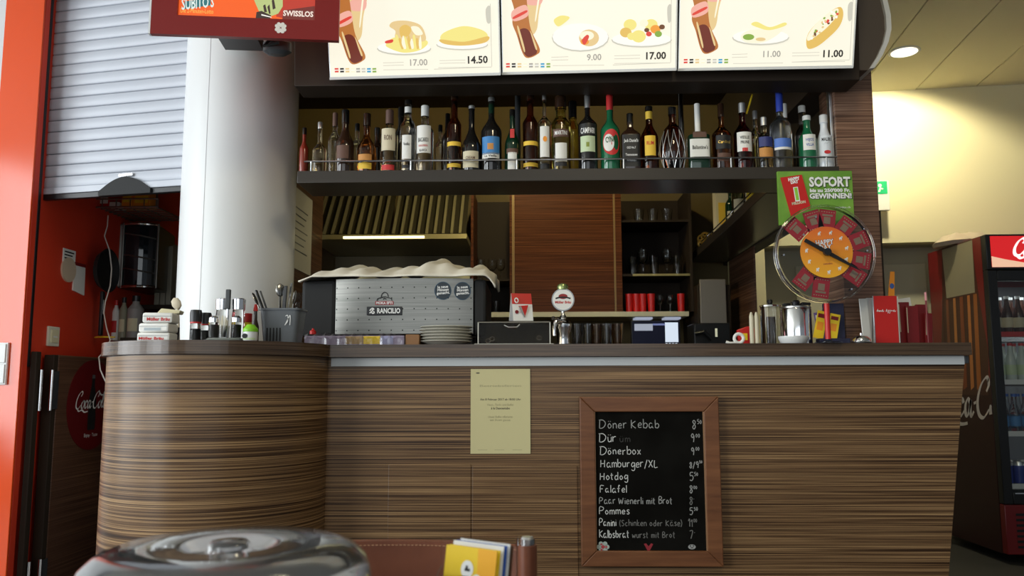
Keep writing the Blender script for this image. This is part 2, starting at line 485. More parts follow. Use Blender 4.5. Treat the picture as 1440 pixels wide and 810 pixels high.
# ------------------------------------------------------------------ hanging bottle shelf
SF = 2.95                                                         # front face of the shelf
ST = Z(800, 237, SF); SB = Z(800, 254, SF)
XL, XRT = X(418, 240, SF), PXL - .014
t = thing('bottle_shelf', 'long dark hanging shelf that carries the row of spirit bottles', 'shelf', (0, SF, 0))
MB().box(XL, XRT, 0, .22, SB, ST, .002).obj('board', SHELFM, t)
m = MB().tube([(XL + .02, .018, Z(700, 223, SF)), (XRT, .018, Z(700, 223, SF))], .0035); m.obj('rail', CHROME, t)
for px in (436, 577, 727, 878, 1030, 1165):
    x = X(px, 230, SF)
    MB().cyl(.0035, ST, Z(700, 223, SF), 10, Matrix.Translation((x, .018, 0))).obj('rail_post', CHROME, t)
for px in (728, 958):
    x = X(px, 180, SF + .19)
    MB().cyl(.011, ST, 2.8, 14, Matrix.Translation((x, .19, 0))).obj('hanger_rod', CHROME if px > 900 else GREYD, t)
# side shelf running to the back wall
t = thing('side_shelf', 'deep dark shelf running back from the bottle shelf to the back wall', 'shelf', (0, 0, 0))
m = MB().prism([(.93, 3.18), (1.207, 3.18), (1.207, 5.0), (.985, 5.0)], SB, ST, bev=.002); m.obj('board', SHELFM, t)
m = MB()
MB().tube([(.945, 3.2, 1.84), (1.0, 4.98, 1.84)], .0035).obj('rail', CHROME, t)
for y in (3.25, 3.9, 4.5, 4.95):
    MB().cyl(.003, 1.80, 1.84, 8, Matrix.Translation((.945 + (y - 3.2) * .0309, y, 0))).obj('rail_post', CHROME, t)

# ------------------------------------------------------------------ lit menu canopy
t = thing('canopy', 'dark canopy carrying the three lit menu boards above the bottles', 'canopy', (0, 0, 0))
x0 = X(420, 60, 2.9)
m = MB().prism([(2.86, 2.105), (2.985, 2.105), (3.04, 2.8), (2.80, 2.8)], x0, X(1200, 60, 2.9), 'x', bev=.003); m.obj('housing', DARKW, t)
# its rounded side, white on the edge
arc = [(1222, 97), (1233, 80), (1242, 60), (1246, 42), (1245, 22), (1240, 0), (1230, -25)]
P = [at(a, b, 2.88) for a, b in arc]
m = MB().prism([(p.x, p.z) for p in P] + [(x0 + 1.95, P[-1].z), (x0 + 1.95, P[0].z)], 2.89, 3.5, 'y'); m.obj('rounded_side', pm('taupe laminate', (.10, .078, .062), .4), t)
m = MB()
L = [(p.x, p.z) for p in P]
R_ = [(p[0] + .018, p[1] + .002) for p in L]
m.prism(L + R_[::-1], 2.875, 3.5, 'y'); m.obj('white_edge', WHITE, t)
MB().tube([at(1200, 62, 2.9), at(1210, 64, 2.93), at(1217, 72, 2.95), at(1220, 82, 2.97)], .002, 6).obj('cable', GREY, t)

LIT = pm('lit menu sheet', (.1, .1, .1), .5, emit=(1.0, .955, .78), es=.93)
def lit(name, c, k=1.0): return pm('lit ' + name, (.02, .02, .02), .6, emit=c, es=k)
LB, LBD = lit('cola', (.50, .17, .035)), lit('dark cola', (.16, .022, .010))
LYEL, LGOLD, LTAN = lit('yellow', (.92, .80, .24)), lit('golden', (.80, .52, .12)), lit('tan', (.82, .60, .28))
LRED, LBLK, LGRN, LBLU = lit('red', (.75, .06, .04)), lit('black', (.015, .012, .01)), lit('green', (.25, .42, .06)), lit('blue', (.05, .35, .60))
LPLATE, LRIM, LGREY, LORA = lit('plate', (1, .98, .90), 1.0), lit('plate rim', (.62, .60, .50)), lit('grey', (.40, .38, .33)), lit('orange', (.90, .35, .04))
LPALE = lit('pale', (.98, .93, .70)); LPINK = lit('pink label', (.90, .45, .36)); LDKB = lit('dark brown', (.16, .06, .02))
tilt = math.radians(16)
def menu(label, pxl, pxr, pyl, pyr, pics, Y=2.80):
    a = at(pxl, pyl, Y); b = at(pxr, pyr, Y - .02)
    W = (Vector((b.x, b.y, 0)) - Vector((a.x, a.y, 0))).length
    rz = math.atan2(b.y - a.y, b.x - a.x)
    root = thing('menu_board', label, 'sign', a, rz, 'lit menu boards of the canopy')
    root.rotation_euler = (tilt, math.atan2(a.z - b.z, W), rz)
    H = .62
    MB().box(0, W, 0, .05, 0, H, .002).obj('light_box', ALU, root)
    MB().box(.004, W - .004, -.003, -.001, .004, H).obj('lit_sheet', LIT, root)
    MB().box(W - .003, W + .001, -.006, .0, -.003, H).obj('edge_profile', WHITE, root)
    MB().box(0, W, -.006, .002, -.006, .002).obj('bottom_profile', WHITE, root)
    s = W / (pxr - pxl)                                        # metres to one pixel of the board
    def U(x, y):                                               # photo pixel -> board coordinates
        f = (x - pxl) / (pxr - pxl)
        return (x - pxl) * s, (pyl + (pyr - pyl) * f - y) * s * 1.04
    k = [-.0045]
    def shape(name, pts, mat, smooth=True):
        k[0] -= .00015
        q = [U(*p) for p in pts]
        if smooth:
            n = len(q); o = []
            for i in range(n):
                p0, p1, p2, p3 = [Vector(q[(i + j) % n]) for j in (-1, 0, 1, 2)]
                for h in range(5):
                    u = h / 5
                    o.append(.5 * ((2 * p1) + (p2 - p0) * u + (2 * p0 - 5 * p1 + 4 * p2 - p3) * u * u + (3 * p1 - p0 - 3 * p2 + p3) * u ** 3))
            q = o
        mm = MB(); mm.poly([(a_, k[0], b_) for a_, b_ in q]); return mm.obj(name, mat, root, 0)
    def ell(name, cx, cy, rx, ry, mat, rot=0):
        return shape(name, [(cx + rx * math.cos(a) * math.cos(rot) - ry * math.sin(a) * math.sin(rot), cy + rx * math.cos(a) * math.sin(rot) + ry * math.sin(a) * math.cos(rot)) for a in [2 * PI * i / 20 for i in range(20)]], mat, False)
    def word(st, cx, cy, h, mat, bold=.0):
        k[0] -= .00015
        u, v = U(cx, cy); return text(st, h * s * 1.5, mat, root, (u, k[0], v), bold=bold + .02, name='price')
    pics(shape, ell, word)
    return root

def cola(shape, ell, dx, dy):
    sh = lambda n, pts, m: shape(n, [(x + dx, y + dy) for x, y in pts], m)
    # rear bottle, then the front one
    sh('bottle_picture', [(488, 0), (499, -32), (510, -62), (512, -90), (521, -90), (522, -60), (523, -30), (524, 0), (516, 30), (512, 55), (503, 60), (497, 30)], LTAN)
    sh('bottle_label', [(500, 10), (520, 8), (518, 22), (499, 22)], LPINK)
    sh('bottle_picture', [(478, 46), (481, 30), (475, 8), (471, -20), (466, -50), (464, -84), (473, -85), (477, -52), (489, -22), (497, 4), (500, 30), (504, 55), (516, 80), (511, 88), (498, 92), (491, 84), (484, 62)], LB)
    sh('bottle_dark_part', [(486, 58), (500, 55), (512, 82), (506, 89), (498, 90), (492, 82)], LBDK)
    sh('bottle_label', [(478, 31), (497, 23), (500, 37), (480, 44)], LPINK)
    sh('bottle_label', [(480, 38), (497, 30), (498, 33), (481, 41)], LRED)
    sh('bottle_highlight', [(485, 54), (487, 52), (495, 80), (493, 82)], LTAN)
    sh('bottle_highlight', [(503, 58), (505, 60), (512, 78), (510, 80)], LTAN)
    sh('bottle_highlight', [(517, 0), (519, 0), (512, 40), (510, 40)], LPALE)
LBDK = LBD
def chips(shape, x0, x1, y, step=8.4):
    cols = (LRED, LBLK, LTAN, LPALE, LGREY, LRIM, LBLU, LGRN)
    for i, c in enumerate(cols):
        x = x0 + i * (x1 - x0) / 7.6
        shape('brand_chip', [(x, y), (x + 5.4, y - .2), (x + 5.4, y + 5.5), (x, y + 5.7)], c, False)
        shape('brand_chip_band', [(x, y + 2.2), (x + 5.4, y + 2), (x + 5.4, y + 3.2), (x, y + 3.4)], LPLATE, False)
def lines(shape, xs, xe, ys):
    for y in ys: shape('small_print', [(xs, y), (xe, y - .8), (xe, y - .1), (xs, y + .7)], LRIM, False)
def frame(shape, x0, x1, y0, y1):
    for a in ([(x0, y1), (x1, y1 - 3), (x1, y1 - 2.2), (x0, y1 + .8)], [(x1, y0), (x1 + .8, y0), (x1 + .8, y1 - 3), (x1, y1 - 3)]): shape('picture_border', a, LRIM, False)

def pics1(shape, ell, word):
    cola(shape, ell, 0, 0)
    chips(shape, 472, 530, 97)
    ell('plate_rim', 571, 72, 38, 8.5, LRIM); ell('plate', 571, 70.5, 37, 8, LPLATE)
    shape('food_picture', [(546, 66), (556, 58), (575, 56), (600, 60), (604, 66), (592, 74), (570, 77), (550, 71)], LYEL)
    shape('food_picture', [(552, 43), (558, 37), (576, 36), (594, 41), (601, 52), (600, 62), (578, 62), (560, 58), (560, 49)], LTAN)
    shape('food_picture', [(566, 46), (574, 41), (582, 46), (578, 55), (568, 57)], LGOLD)
    shape('food_picture', [(582, 44), (592, 44), (598, 53), (588, 54)], LPALE)
    for i in range(9): shape('fries', [(560 + i * 4, 56 + (i % 3) * 4), (563 + i * 4, 55 + (i % 2) * 4), (567 + i * 3.6, 70), (564 + i * 3.6, 72)], (LYEL, LGOLD, LPALE)[i % 3])
    shape('ketchup', [(546, 62), (556, 60), (555, 64), (546, 65)], LRED)
    ell('plate_rim', 652, 67, 36, 7, LRIM); ell('plate', 652, 65.8, 35, 6.5, LPLATE)
    shape('food_picture', [(622, 58), (630, 50), (655, 43), (680, 48), (688, 56), (680, 64), (655, 68), (630, 66)], LYEL)
    shape('food_picture', [(622, 60), (655, 63), (688, 56), (684, 64), (655, 68), (628, 66)], LGOLD)
    word('17.00', 590, 93.5, 8, LGREY); word('14.50', 672, 90.5, 9, LBLK, .01); word('16.00', 672, 6, 9, LGREY)
    lines(shape, 541, 570, (90, 93.5)); lines(shape, 620, 656, (87, 90.5)); lines(shape, 541, 604, (99,)); lines(shape, 618, 690, (96,))
    frame(shape, 612, 692, 15, 98); shape('window_picture', [(686, 22), (692, 18), (692, 38), (687, 38)], LRIM)
def pics2(shape, ell, word):
    cola(shape, ell, 244, -9)
    chips(shape, 712, 774, 90)
    ell('plate_rim', 817, 57, 40, 18, LRIM); ell('plate', 817, 55.5, 39, 17.5, LPLATE)
    shape('food_picture', [(780, 34), (790, 28), (802, 30), (797, 36), (786, 42)], LYEL)
    ell('food_picture', 829, 57, 14, 11, LTAN); ell('food_picture', 826, 54, 10, 6, LPALE); ell('sauce', 823, 62, 6, 4, LORA); shape('shrimp', [(819, 60), (826, 53), (829, 56), (823, 66)], LRED)
    ell('plate_rim', 902, 60, 42, 9.5, LRIM); ell('plate', 902, 58.5, 41, 9, LPLATE)
    for i, (cx, cy, r, c) in enumerate(((886, 40, 9, LYEL), (880, 50, 8, LGOLD), (898, 55, 10, LYEL), (915, 40, 9, LYEL), (905, 38, 6, LPALE), (888, 55, 6, LYEL), (921, 46, 7, LORA), (930, 43, 4, LDKB), (909, 47, 3.5, LDKB), (925, 52, 5, LGRN), (912, 52, 4, LRED))): ell('food_picture', cx, cy, r, r * .8, c)
    word('9.00', 836, 86, 8, LGREY); word('17.00', 921, 84.5, 9, LBLK, .01)
    lines(shape, 776, 800, (82, 86)); lines(shape, 864, 900, (80, 84)); lines(shape, 778, 850, (93,)); lines(shape, 864, 938, (90,))
    frame(shape, 862, 942, 8, 92); shape('window_picture', [(937, 18), (942, 15), (942, 35), (938, 36)], LRIM)
def pics3(shape, ell, word):
    cola(shape, ell, 493, -15)
    chips(shape, 961, 1023, 84)
    ell('plate_rim', 1068, 56, 40, 10, LRIM); ell('plate', 1068, 54.5, 39, 9.5, LPLATE)
    shape('food_picture', [(1040, 54), (1052, 46), (1080, 44), (1098, 40), (1102, 36), (1094, 50), (1072, 62), (1048, 62)], LPALE)
    shape('food_picture', [(1054, 38), (1062, 35), (1080, 42), (1100, 36), (1102, 40), (1080, 46), (1062, 42)], LYEL)
    ell('filling', 1051, 55, 8, 4, LGRN); ell('filling', 1068, 58, 7, 2.4, LTAN)
    shape('food_picture', [(1132, 56), (1140, 42), (1160, 24), (1176, 16), (1181, 26), (1176, 42), (1160, 58), (1146, 68), (1134, 70)], LGOLD)
    shape('filling', [(1133, 54), (1142, 40), (1160, 24), (1173, 18), (1172, 28), (1158, 44), (1142, 56), (1134, 60)], LPALE)
    rr = random.Random(3)
    for i in range(34):
        t_ = rr.random(); x_ = 1135 + 36 * t_ + rr.uniform(-3, 6); y_ = 56 - 36 * t_ + rr.uniform(-3, 5)
        ell('filling', x_, y_, 1.8, 1.3, (LRED, LGRN, LDKB, LTAN, LPLATE)[i % 5], rr.random() * 3)
    word('11.00', 1083, 81.5, 8, LGREY); word('11.00', 1168, 81.5, 9, LBLK, .01)
    lines(shape, 1028, 1050, (78, 82)); lines(shape, 1112, 1150, (76, 80)); lines(shape, 1030, 1100, (90,)); lines(shape, 1112, 1186, (88,))
    frame(shape, 1112, 1192, 5, 88); shape('window_picture', [(1186, 14), (1192, 11), (1192, 32), (1187, 33)], LRIM)
menu('lit menu board with chicken, fries and the price 14.50, beside the white column', 464, 704, 110, 103.5, pics1)
menu('middle lit menu board with shrimps, potatoes and the prices 9.00 and 17.00', 706, 951, 103, 97, pics2)
menu('lit menu board with a wrap, a filled pitta and two prices of 11.00', 953, 1199, 97.5, 93.5, pics3)
# ------------------------------------------------------------------ rolling shutter
pa, pb = at(53, 275, 3.42), at(262, 263, 3.27)
d = Vector((pb.x - pa.x, pb.y - pa.y, 0)); ang = math.atan2(d.y, d.x)
t = thing('rolling_shutter', 'white slatted rolling shutter pulled halfway down beside the column', 'shutter', (pa.x, pa.y, pb.z), ang)
SH = pm('shutter paint', (.52, .545, .60), .38)
Lh = d.length + .03
pit = .050
m = MB()
for i in range(23):
    z = .030 + i * pit
    m.prism([(-.006, z + .0022), (-.0095, z + .006), (-.0105, z + pit * .5), (-.0095, z + pit - .005), (-.006, z + pit - .0008), (.003, z + pit - .0008), (.003, z + .0022)], -.02, Lh, 'x')
m.obj('slats', SH, t, 50)
MB().box(-.02, Lh, .004, .009, .03, 1.25).obj('backing', GREYD, t)
m = MB().box(-.02, Lh, -.014, .014, .004, .032, .003); m.obj('bottom_rail', SH, t)
m = MB().box(-.02, Lh, -.012, .012, -.020, .0035, .003); m.obj('rubber_seal', BLACK, t)
u = (at(183, 263, 3.34) - pa).dot(d.normalized())
pts = [(u + .125 * (i / 12) , .055 * (1 - (i / 12) ** 2) ** 1.2 if abs(i) < 12 else 0) for i in range(-12, 13)]
m = MB().prism([(u - .125, -.02)] + pts + [(u + .125, -.02)], -.024, -.0145, 'y'); m.obj('grip_plate', BLACKM, t)
m = MB().box(u - .035, u + .035, -.020, -.0145, .058, .072, .003); m.obj('lock', CHROME, t)

# ------------------------------------------------------------------ red advertising screen above the column
pa, pb = at(211, 47, 2.50), at(476, 57, 2.57)
W = math.hypot(pb.x - pa.x, pb.y - pa.y)
t = thing('advertising_screen', 'dark red framed screen with an orange advert hanging in front of the column', 'screen', pa, math.atan2(pb.y - pa.y, pb.x - pa.x))
t.rotation_euler[1] = math.atan2(pa.z - pb.z, W)
s = W / 265.0
def SU(x, y): return (x - 211) * s, (47 + (x - 211) * 10 / 265 - y) * s
FR = pm('dark red lacquer', (.21, .009, .008), .35)
fx0, fz0 = SU(247, 19); fx1, _ = SU(441, 20)
m = MB().box(0, fx0, 0, .02, 0, .42); m.box(fx1, W, 0, .02, 0, .42); m.box(fx0, fx1, 0, .02, 0, fz0); m.box(fx0, fx1, 0, .02, .36, .42)
m.obj('frame', FR, t)
MB().box(-.006, -.0005, .0, .02, 0, .42).obj('side_edge', WHITE, t)
scr = MB().box(fx0 - .002, fx1 + .002, .012, .019, fz0 - .002, .362).obj('screen', pm('advert orange', (.25, .04, .01), .3, emit=(.82, .115, .02), es=.95), t)
def adv(name, pts, mat, y):
    m = MB(); m.poly([(SU(*p)[0], y, SU(*p)[1]) for p in pts]); return m.obj(name, mat, scr, 0)
adv('picture_shade', [(385, 18.5), (392, -40), (441, -40), (441, 24), (400, 22)], lit('advert red', (.52, .035, .015)), .0115)
adv('picture_shade', [(395, 9), (440, 2), (441, 24), (394, 23)], lit('advert maroon', (.17, .018, .012)), .011)
adv('picture_figure', [(353, -6), (360, 10), (366, 14), (378, 18), (388, 14), (394, 3), (393, -30), (352, -30)], lit('advert green', (.50, .58, .22)), .0108)
for q in ([(357, 12), (364, 10), (378, 17), (376, 24), (356, 22)], [(366, 2), (369, 0), (372, 12), (368, 12)], [(378, -6), (381, -8), (384, 6), (380, 8)], [(372, 4), (375, 0), (377, 14), (375, 15)]):
    adv('picture_ink', q, lit('advert ink', (.04, .018, .012)), .0105)
adv('picture_highlight', [(364, 15), (378, 19), (379, 20.5), (364, 17)], LPLATE, .0103)
adv('title_plate', [(255, -4), (291, -9), (292, 2), (255, 8)], lit('advert teal', (.02, .16, .18)), .0108)
u, v = SU(274, 6.5)
text('SUBITO\'S', .055, lit('pale lettering', (.75, .85, .80)), scr, (u, .0104, v), bold=.02, rot=.14, shear=.2, width=.105)
u, v = SU(273, 14)
text('Die 2-Minuten-Lotto', .022, lit('yellow lettering', (.95, .55, .10)), scr, (u, .0105, v), width=.104)
u, v = SU(416.5, 18)
text('SWISSLOS', .026, lit('pale pink lettering', (.95, .80, .70)), scr, (u, .0104, v), bold=.03, width=.098)
u, v = SU(393, 38)
m = MB()
for k in range(4):
    M = Matrix.Translation((u, -.0008, v)) @ Matrix.Rotation(PI / 2 * k, 4, 'Y')
    m.poly([(0, 0, .0015), (-.010, 0, .008), (-.0125, 0, .0145), (-.009, 0, .0185), (-.004, 0, .0185), (0, 0, .015), (.004, 0, .0185), (.009, 0, .0185), (.0125, 0, .0145), (.010, 0, .008)], M)
m.obj('clover_emblem', pm('emblem white', (.80, .76, .70), .5), t, 0)
adt = thing('screen_mount', 'dark round mount with a hanging cable between the red framed screen and the column', 'mount', pa, t.rotation_euler[2])
MB().lathe([(0, -.014), (.03, -.012), (.048, 0), (.048, .03), (0, .03)], 24, Matrix.Translation((W * .64, .10, -.006)), sy=.5).obj('mount_plate', GREYD, adt)
q = at(396, 60, 2.7) - pa; q2 = at(414, 72, 2.75) - pa
MB().tube([(W * .66, .06, .01), (q.x - .02, .07, .0), (q.x + .02, .07, q.z), (q2.x, .08, q2.z)], .006).obj('cable', BLACK, adt)
MB().box(W * .18, W * .42, .0205, .50, .16, .20).obj('wall_bracket', GREYD, adt)

# ------------------------------------------------------------------ left wall fittings
FY = 3.30
p0, p1 = at(-26, 482, FY), at(10, 541, FY)
t = thing('light_switch', 'white double light switch on the glossy orange wall', 'switch', (p0.x, FY, p1.z))
MB().box(0, p1.x - p0.x, -.012, 0, 0, p0.z - p1.z, .002).obj('plate', WHITE, t)
hz = (p0.z - p1.z) / 2
for z in (.006, hz + .003): MB().box(.006, p1.x - p0.x - .006, -.017, -.0121, z, z + hz - .009, .002).obj('rocker', WHITE, t)

WXI = JX - .012
def onwall(px, py, Xw=WXI):                                      # point on the kitchen's red side wall
    dd = RC @ Vector(((px - 720) / FPX, (405 - py) / FPX, -1))
    return EYE + dd * ((Xw - EYE.x) / dd.x)
RZW = PI / 2                                                        # a thing facing +X: its local -Y looks into the room
def wthing(name, label, cat, px, py, Xw=WXI): return thing(name, label, cat, onwall(px, py, Xw), RZW)
t = wthing('wall_socket', 'cream square socket plate low on the red wall', 'socket', 72, 487)
MB().box(-.043, .043, -.010, 0, 0, .086, .003).obj('plate', pm('cream plastic', (.72, .68, .55), .4), t)
MB().box(-.027, .027, -.016, -.0101, .015, .071, .002).obj('insert', CREAM, t)
MB().box(-.015, .015, -.0175, -.0161, .038, .044, .0005).obj('rocker', WHITE, t)
t = wthing('wall_sign', 'small white printed notice highest on the red wall', 'sign', 96, 370)
MB().box(-.05, .05, -.004, 0, 0, .062, .001).obj('card', WHITEP, t)
m = MB()
for i in range(3): m.box(-.04, .035 - .012 * i, -.005, -.0045, .045 - i * .014, .051 - i * .014)
m.obj('printed_lines', INK, t)
t = wthing('paddle', 'pale oval board hanging on the red wall below the notice', 'board', 94, 398)
MB().cyl(.056, -.008, 0, 32, Matrix.Translation((0, 0, .06)) @ Matrix.Rotation(PI / 2, 4, 'X') @ Matrix.Rotation(PI, 4, 'X')).obj('disc', pm('pale wood', (.62, .50, .36), .5), t)
t = wthing('tag_card', 'white hanging card beside the oval board on the red wall', 'card', 109, 411)
MB().prism([(-.048, .004), (.048, -.010), (.044, .12), (-.044, .12)], -.006, 0, 'y').obj('card', WHITEP, t)
MB().box(-.044, .044, -.008, -.0001, .121, .135, .001).obj('clip', REDD, t)
t = thing('frying_pan', 'black round frying pan hanging by the red wall with its handle down', 'pan', onwall(133, 472, WXI + .035), RZW)
MB().lathe([(0, 0), (.085, 0), (.105, .03), (.102, .03), (.083, .006), (0, .006)], 36, Matrix.Translation((0, -.02, .31)) @ Matrix.Rotation(PI / 2, 4, 'X')).obj('pan_body', BLACKM, t)
MB().box(-.012, .012, -.035, -.020, 0, .21, .004).obj('handle', BLACK, t)
MB().box(-.006, .006, -.037, -.0351, .10, .17, .001).obj('rivet_plate', STEEL, t)

# wooden swing door folded back along the red wall
DX = WXI + .06
t = thing('swing_door', 'striped wood swing door folded back beside the orange wall', 'door', (DX, 3.47, 0), RZW)
DZ = onwall(80, 499, DX).z
MB().box(.02, .98, 0, .04, .12, DZ, .002).obj('door_leaf', ZEBD, t)
MB().box(-.012, .019, .002, .045, .12, DZ, .002).obj('dark_edge', DARKW, t)
for z in (DZ - .235, .14):
    h = MB().cyl(.007, z, z + .17, 14, Matrix.Translation((-.03, -.004, 0)))
    h.box(-.028, .02, -.006, -.001, z + .005, z + .165)
    h.obj('hinge', CHROME, t)
t = thing('door_post', 'dark wood post that carries the hinges of the swing door', 'post', (JX + .003, 3.372, 0), RZW)
MB().box(-.012, .022, -.026, -.001, .0, DZ + .01, .003).obj('post', DARKW, t)
for z in (DZ - .235, .14):
    h = MB().cyl(.007, z, z + .17, 14, Matrix.Translation((.016, -.0335, 0)))
    h.obj('hinge', CHROME, t)
pc = onwall(129, 569, DX + .002)
t = thing('round_badge', 'round dark red sign with a bottle on the swing door', 'sign', (DX + .001, pc.y, pc.z - .2), RZW)
RS = .205
MB().cyl(RS, -.003, 0, 56, Matrix.Translation((0, 0, .2)) @ Matrix.Rotation(PI / 2, 4, 'X') @ Matrix.Rotation(PI, 4, 'X')).obj('disc', pm('sign red', (.13, .007, .008), .4), t)
prof = [(.0, .017), (.012, .019), (.022, .017), (.03, .010)]
out = [(.030, -.115), (.033, -.10), (.034, -.05), (.030, -.02), (.033, .01), (.028, .04), (.014, .085), (.012, .115), (.014, .122), (.013, .135)]
m = MB(); m.poly([(x, -.0036, z + .2) for x, z in out] + [(-x, -.0036, z + .2) for x, z in out[::-1]]); bt = m.obj('bottle_picture', INK, t, 0)
m = MB(); m.poly([(x, -.0038, z + .2) for x, z in ((-.013, .12), (.013, .12), (.012, .137), (-.012, .137))]); m.obj('cap_picture', GREY, t, 0)
m = MB().pen(COKE, .0045, -.0042, nib=.6, shear=.2, sc_=.0345, ox=-.145, oz=.185); m.obj('script_lettering', WINK, t, 0)
text('Enjoy · Taste', .022, WINK, t, (0, -.004, .055))

# ------------------------------------------------------------------ kitchen niche behind the shutter
STAINL = pm('grey steel', (.22, .21, .19), .35, .9)
# hanging wire rack with orange packs
ry = 3.95
zr = Z(160, 299, ry); xr0, xr1 = X(105, 300, ry), X(238, 300, ry)
t = thing('wire_rack', 'hanging wire rack under the shutter holding orange packs', 'rack', (0, ry, zr))
m = MB()
for i in range(9): m.tube([(xr0, -.12 + i * .04, 0), (xr1, -.12 + i * .04, 0)], .003, 6)
m.tube([(xr0, -.125, .0), (xr1, -.125, .0)], .005, 6); m.tube([(xr0, -.125, .04), (xr1, -.125, .04)], .004, 6)
for i in range(8):
    x = xr0 + (xr1 - xr0) * i / 7; m.tube([(x, -.125, .04), (x, -.125, -.004), (x, .2, -.004)], .003, 6)
m.obj('wire_shelf', STAINL, t)
for x in (xr0 + .01, xr1 - .01):
    for y in (-.12, .18): MB().tube([(x, y, 0), (x, y, 2.79 - zr)], .004, 6).obj('hanger', STAINL, t)
for i, (px, w_, h_, c, lab) in enumerate(((126, .075, .05, REDD, 'dark red pack at the wall end of the wire rack'), (150, .07, .085, RED, 'red pack beside the white box on the wire rack'), (166, .05, .03, WHITEP, 'small white box in the middle of the wire rack'), (184, .055, .11, ORANGE, 'slim orange pack beside the white box on the wire rack'), (204, .085, .095, ORANGE, 'wide orange pack at the column end of the wire rack'))):
    x = X(px, 290, ry - .05)
    t = thing('food_pack', lab, 'pack', (x, ry - .06, zr + .0045), 0, 'packs on the wire rack')
    MB().box(-w_ / 2, w_ / 2, -.03, .05, 0, h_, .004).obj('pack', c, t)
    MB().box(-w_ * .38, w_ * .38, -.0312, -.0301, h_ * .25, h_ * .6).obj('label', YELLOW if c is ORANGE else WHITEP, t)
# glass fronted wall cabinet with a curved front
cy = 4.05
ax, bx = X(171, 360, cy), X(215, 360, cy)
za, zb = Z(190, 404, cy), Z(190, 313, cy)
t = thing('wall_oven', 'steel framed unit with a dark glass front hanging in the kitchen niche', 'cabinet', (ax, cy, za), math.radians(10))
w_ = (bx - ax) * 1.05; h_ = zb - za
MB().box(-.19, w_, .02, .35, 0, h_, .01).obj('housing', STAINL, t)
m = MB()
for i in range(8):
    a, b = i / 8, (i + 1) / 8
    f = lambda u: .018 - .03 * math.sin(PI * u)
    m.poly([(a * w_, f(a), .012), (b * w_, f(b), .012), (b * w_, f(b), h_ - .012), (a * w_, f(a), h_ - .012)])
m.obj('glass_front', pm('dark glass', (.008, .011, .014), .06, coat=.5), t, 60)
for z in (0.006, h_ - .006):
    MB().tube([(w_ * i / 10, .015 - .034 * math.sin(PI * i / 10), z) for i in range(11)], .007, 8).obj('curved_frame', CHROME, t)
for x in (0, w_): MB().tube([(x, .012, 0), (x, .012, h_)], .006, 8).obj('side_frame', STAINL, t)
for k, z in enumerate((.26, .47, .80)):
    MB().tube([(w_ * (.05 + .9 * i / 10), .012 - .030 * math.sin(PI * (.05 + .9 * i / 10)), h_ * z + .012 * (1 - i / 5)) for i in range(11)], .004, 6).obj('shelf_edge', STAINL, t)
# chopping boards beside it
for i, px in enumerate((222, 230, 238)):
    x = X(px, 380, 4.3)
    t = tag(MB().box(x - .014, x + .014, 4.30, 4.62, Z(225, 400, 4.3) - .11, Z(225, 336, 4.3) - .02 * i, .004).obj('cutting_board', pm('board plastic', (.27, .25, .19), .5)), ('olive grey upright board next to the glass fronted kitchen unit', 'middle of the three upright boards behind the coffee packs', 'upright board nearest the column in the kitchen niche')[i], 'board', 'upright boards in the kitchen niche')
zb0 = Z(225, 400, 4.3) - .11
tag(MB().box(X(165, 420, 4.3), X(262, 420, 4.3), 4.28, 4.66, zb0 - .025, zb0 - .0005, .003).obj('kitchen_shelf', DARKW), 'dark shelf under the upright boards in the kitchen niche', 'shelf')
# kitchen bench with bottles
kb = Z(170, 478, 4.0)
t = thing('kitchen_bench', 'dark bench in the kitchen niche under the glass fronted unit', 'bench', (0, 3.75, 0))
MB().box(-1.93, -1.46, 0.05, .85, kb - .03, kb, .003).obj('top', DARKW, t)
MB().box(-1.92, -1.47, .08, .84, .1, kb - .031).obj('body', BLACKM, t)
def pot(name, label, cat, px, top, w_, Y, prof, mat, zb=None, group=None):
    zb = WT if zb is None else zb
    x = X(px, top + 20, Y); h = Z(px, top, Y) - zb; r = w_ / 2 / FPX * Y
    t = thing(name, label, cat, (x, Y, zb), 0, group)
    MB().lathe([(a * r, b * h) for a, b in prof], 24).obj('body', mat, t)
    return t, r, h
for px, top, w_, c, lab in ((163, 424, 11, WHITEP, 'white sauce bottle with a red print on the kitchen bench'), (174, 420, 12, pm('olive jar', (.30, .29, .20), .4), 'olive grey jar behind the white sauce bottle'), (191, 418, 22, pm('grey canister', (.30, .28, .26), .5), 'wide pale canister on the kitchen bench by the red boxes')):
    t, r, h = pot('kitchen_bottle', lab, 'bottle', px, top, w_, 4.05, [(0, 0), (1, 0), (1, .72), (.45, .85), (.4, 1), (0, 1)], c, kb, 'bottles on the kitchen bench')
    MB().cyl(r * .5, h * .9, h * 1.03, 16).obj('cap', BLACK if px > 165 else RED, t)
    MB().patch(r * 1.01, h * .2, h * .5, .7).obj('label', REDINK if px < 170 else CREAM, t)
# white cable hanging in front of the niche down to the swing door
pts = [(152, 303), (151, 318), (147, 332), (154, 352), (157, 378), (155, 402), (148, 425), (146, 440), (150, 462), (155, 478), (150, 492), (139, 502), (141, 520), (150, 540), (156, 556), (154, 575)]
tag(MB().tube([at(a, b, 3.83 - .30 * i / 15) for i, (a, b) in enumerate(pts)], .0028, 6).obj('power_cable', pm('white cable', (.60, .56, .50), .5)), 'thin pale cable dangling in front of the swing door', 'cable')
tag(MB().tube([(X(128, 484, 3.83), 3.86, kb + .004), (X(136, 484, 3.83), 3.83, kb + .0042), (X(148, 484, 3.83), 3.815, kb + .004), (X(160, 484, 3.83), 3.84, kb + .004)], .0035, 6).obj('tie_strap', YELLOW), 'short yellow strap lying by the dangling cable', 'strap')

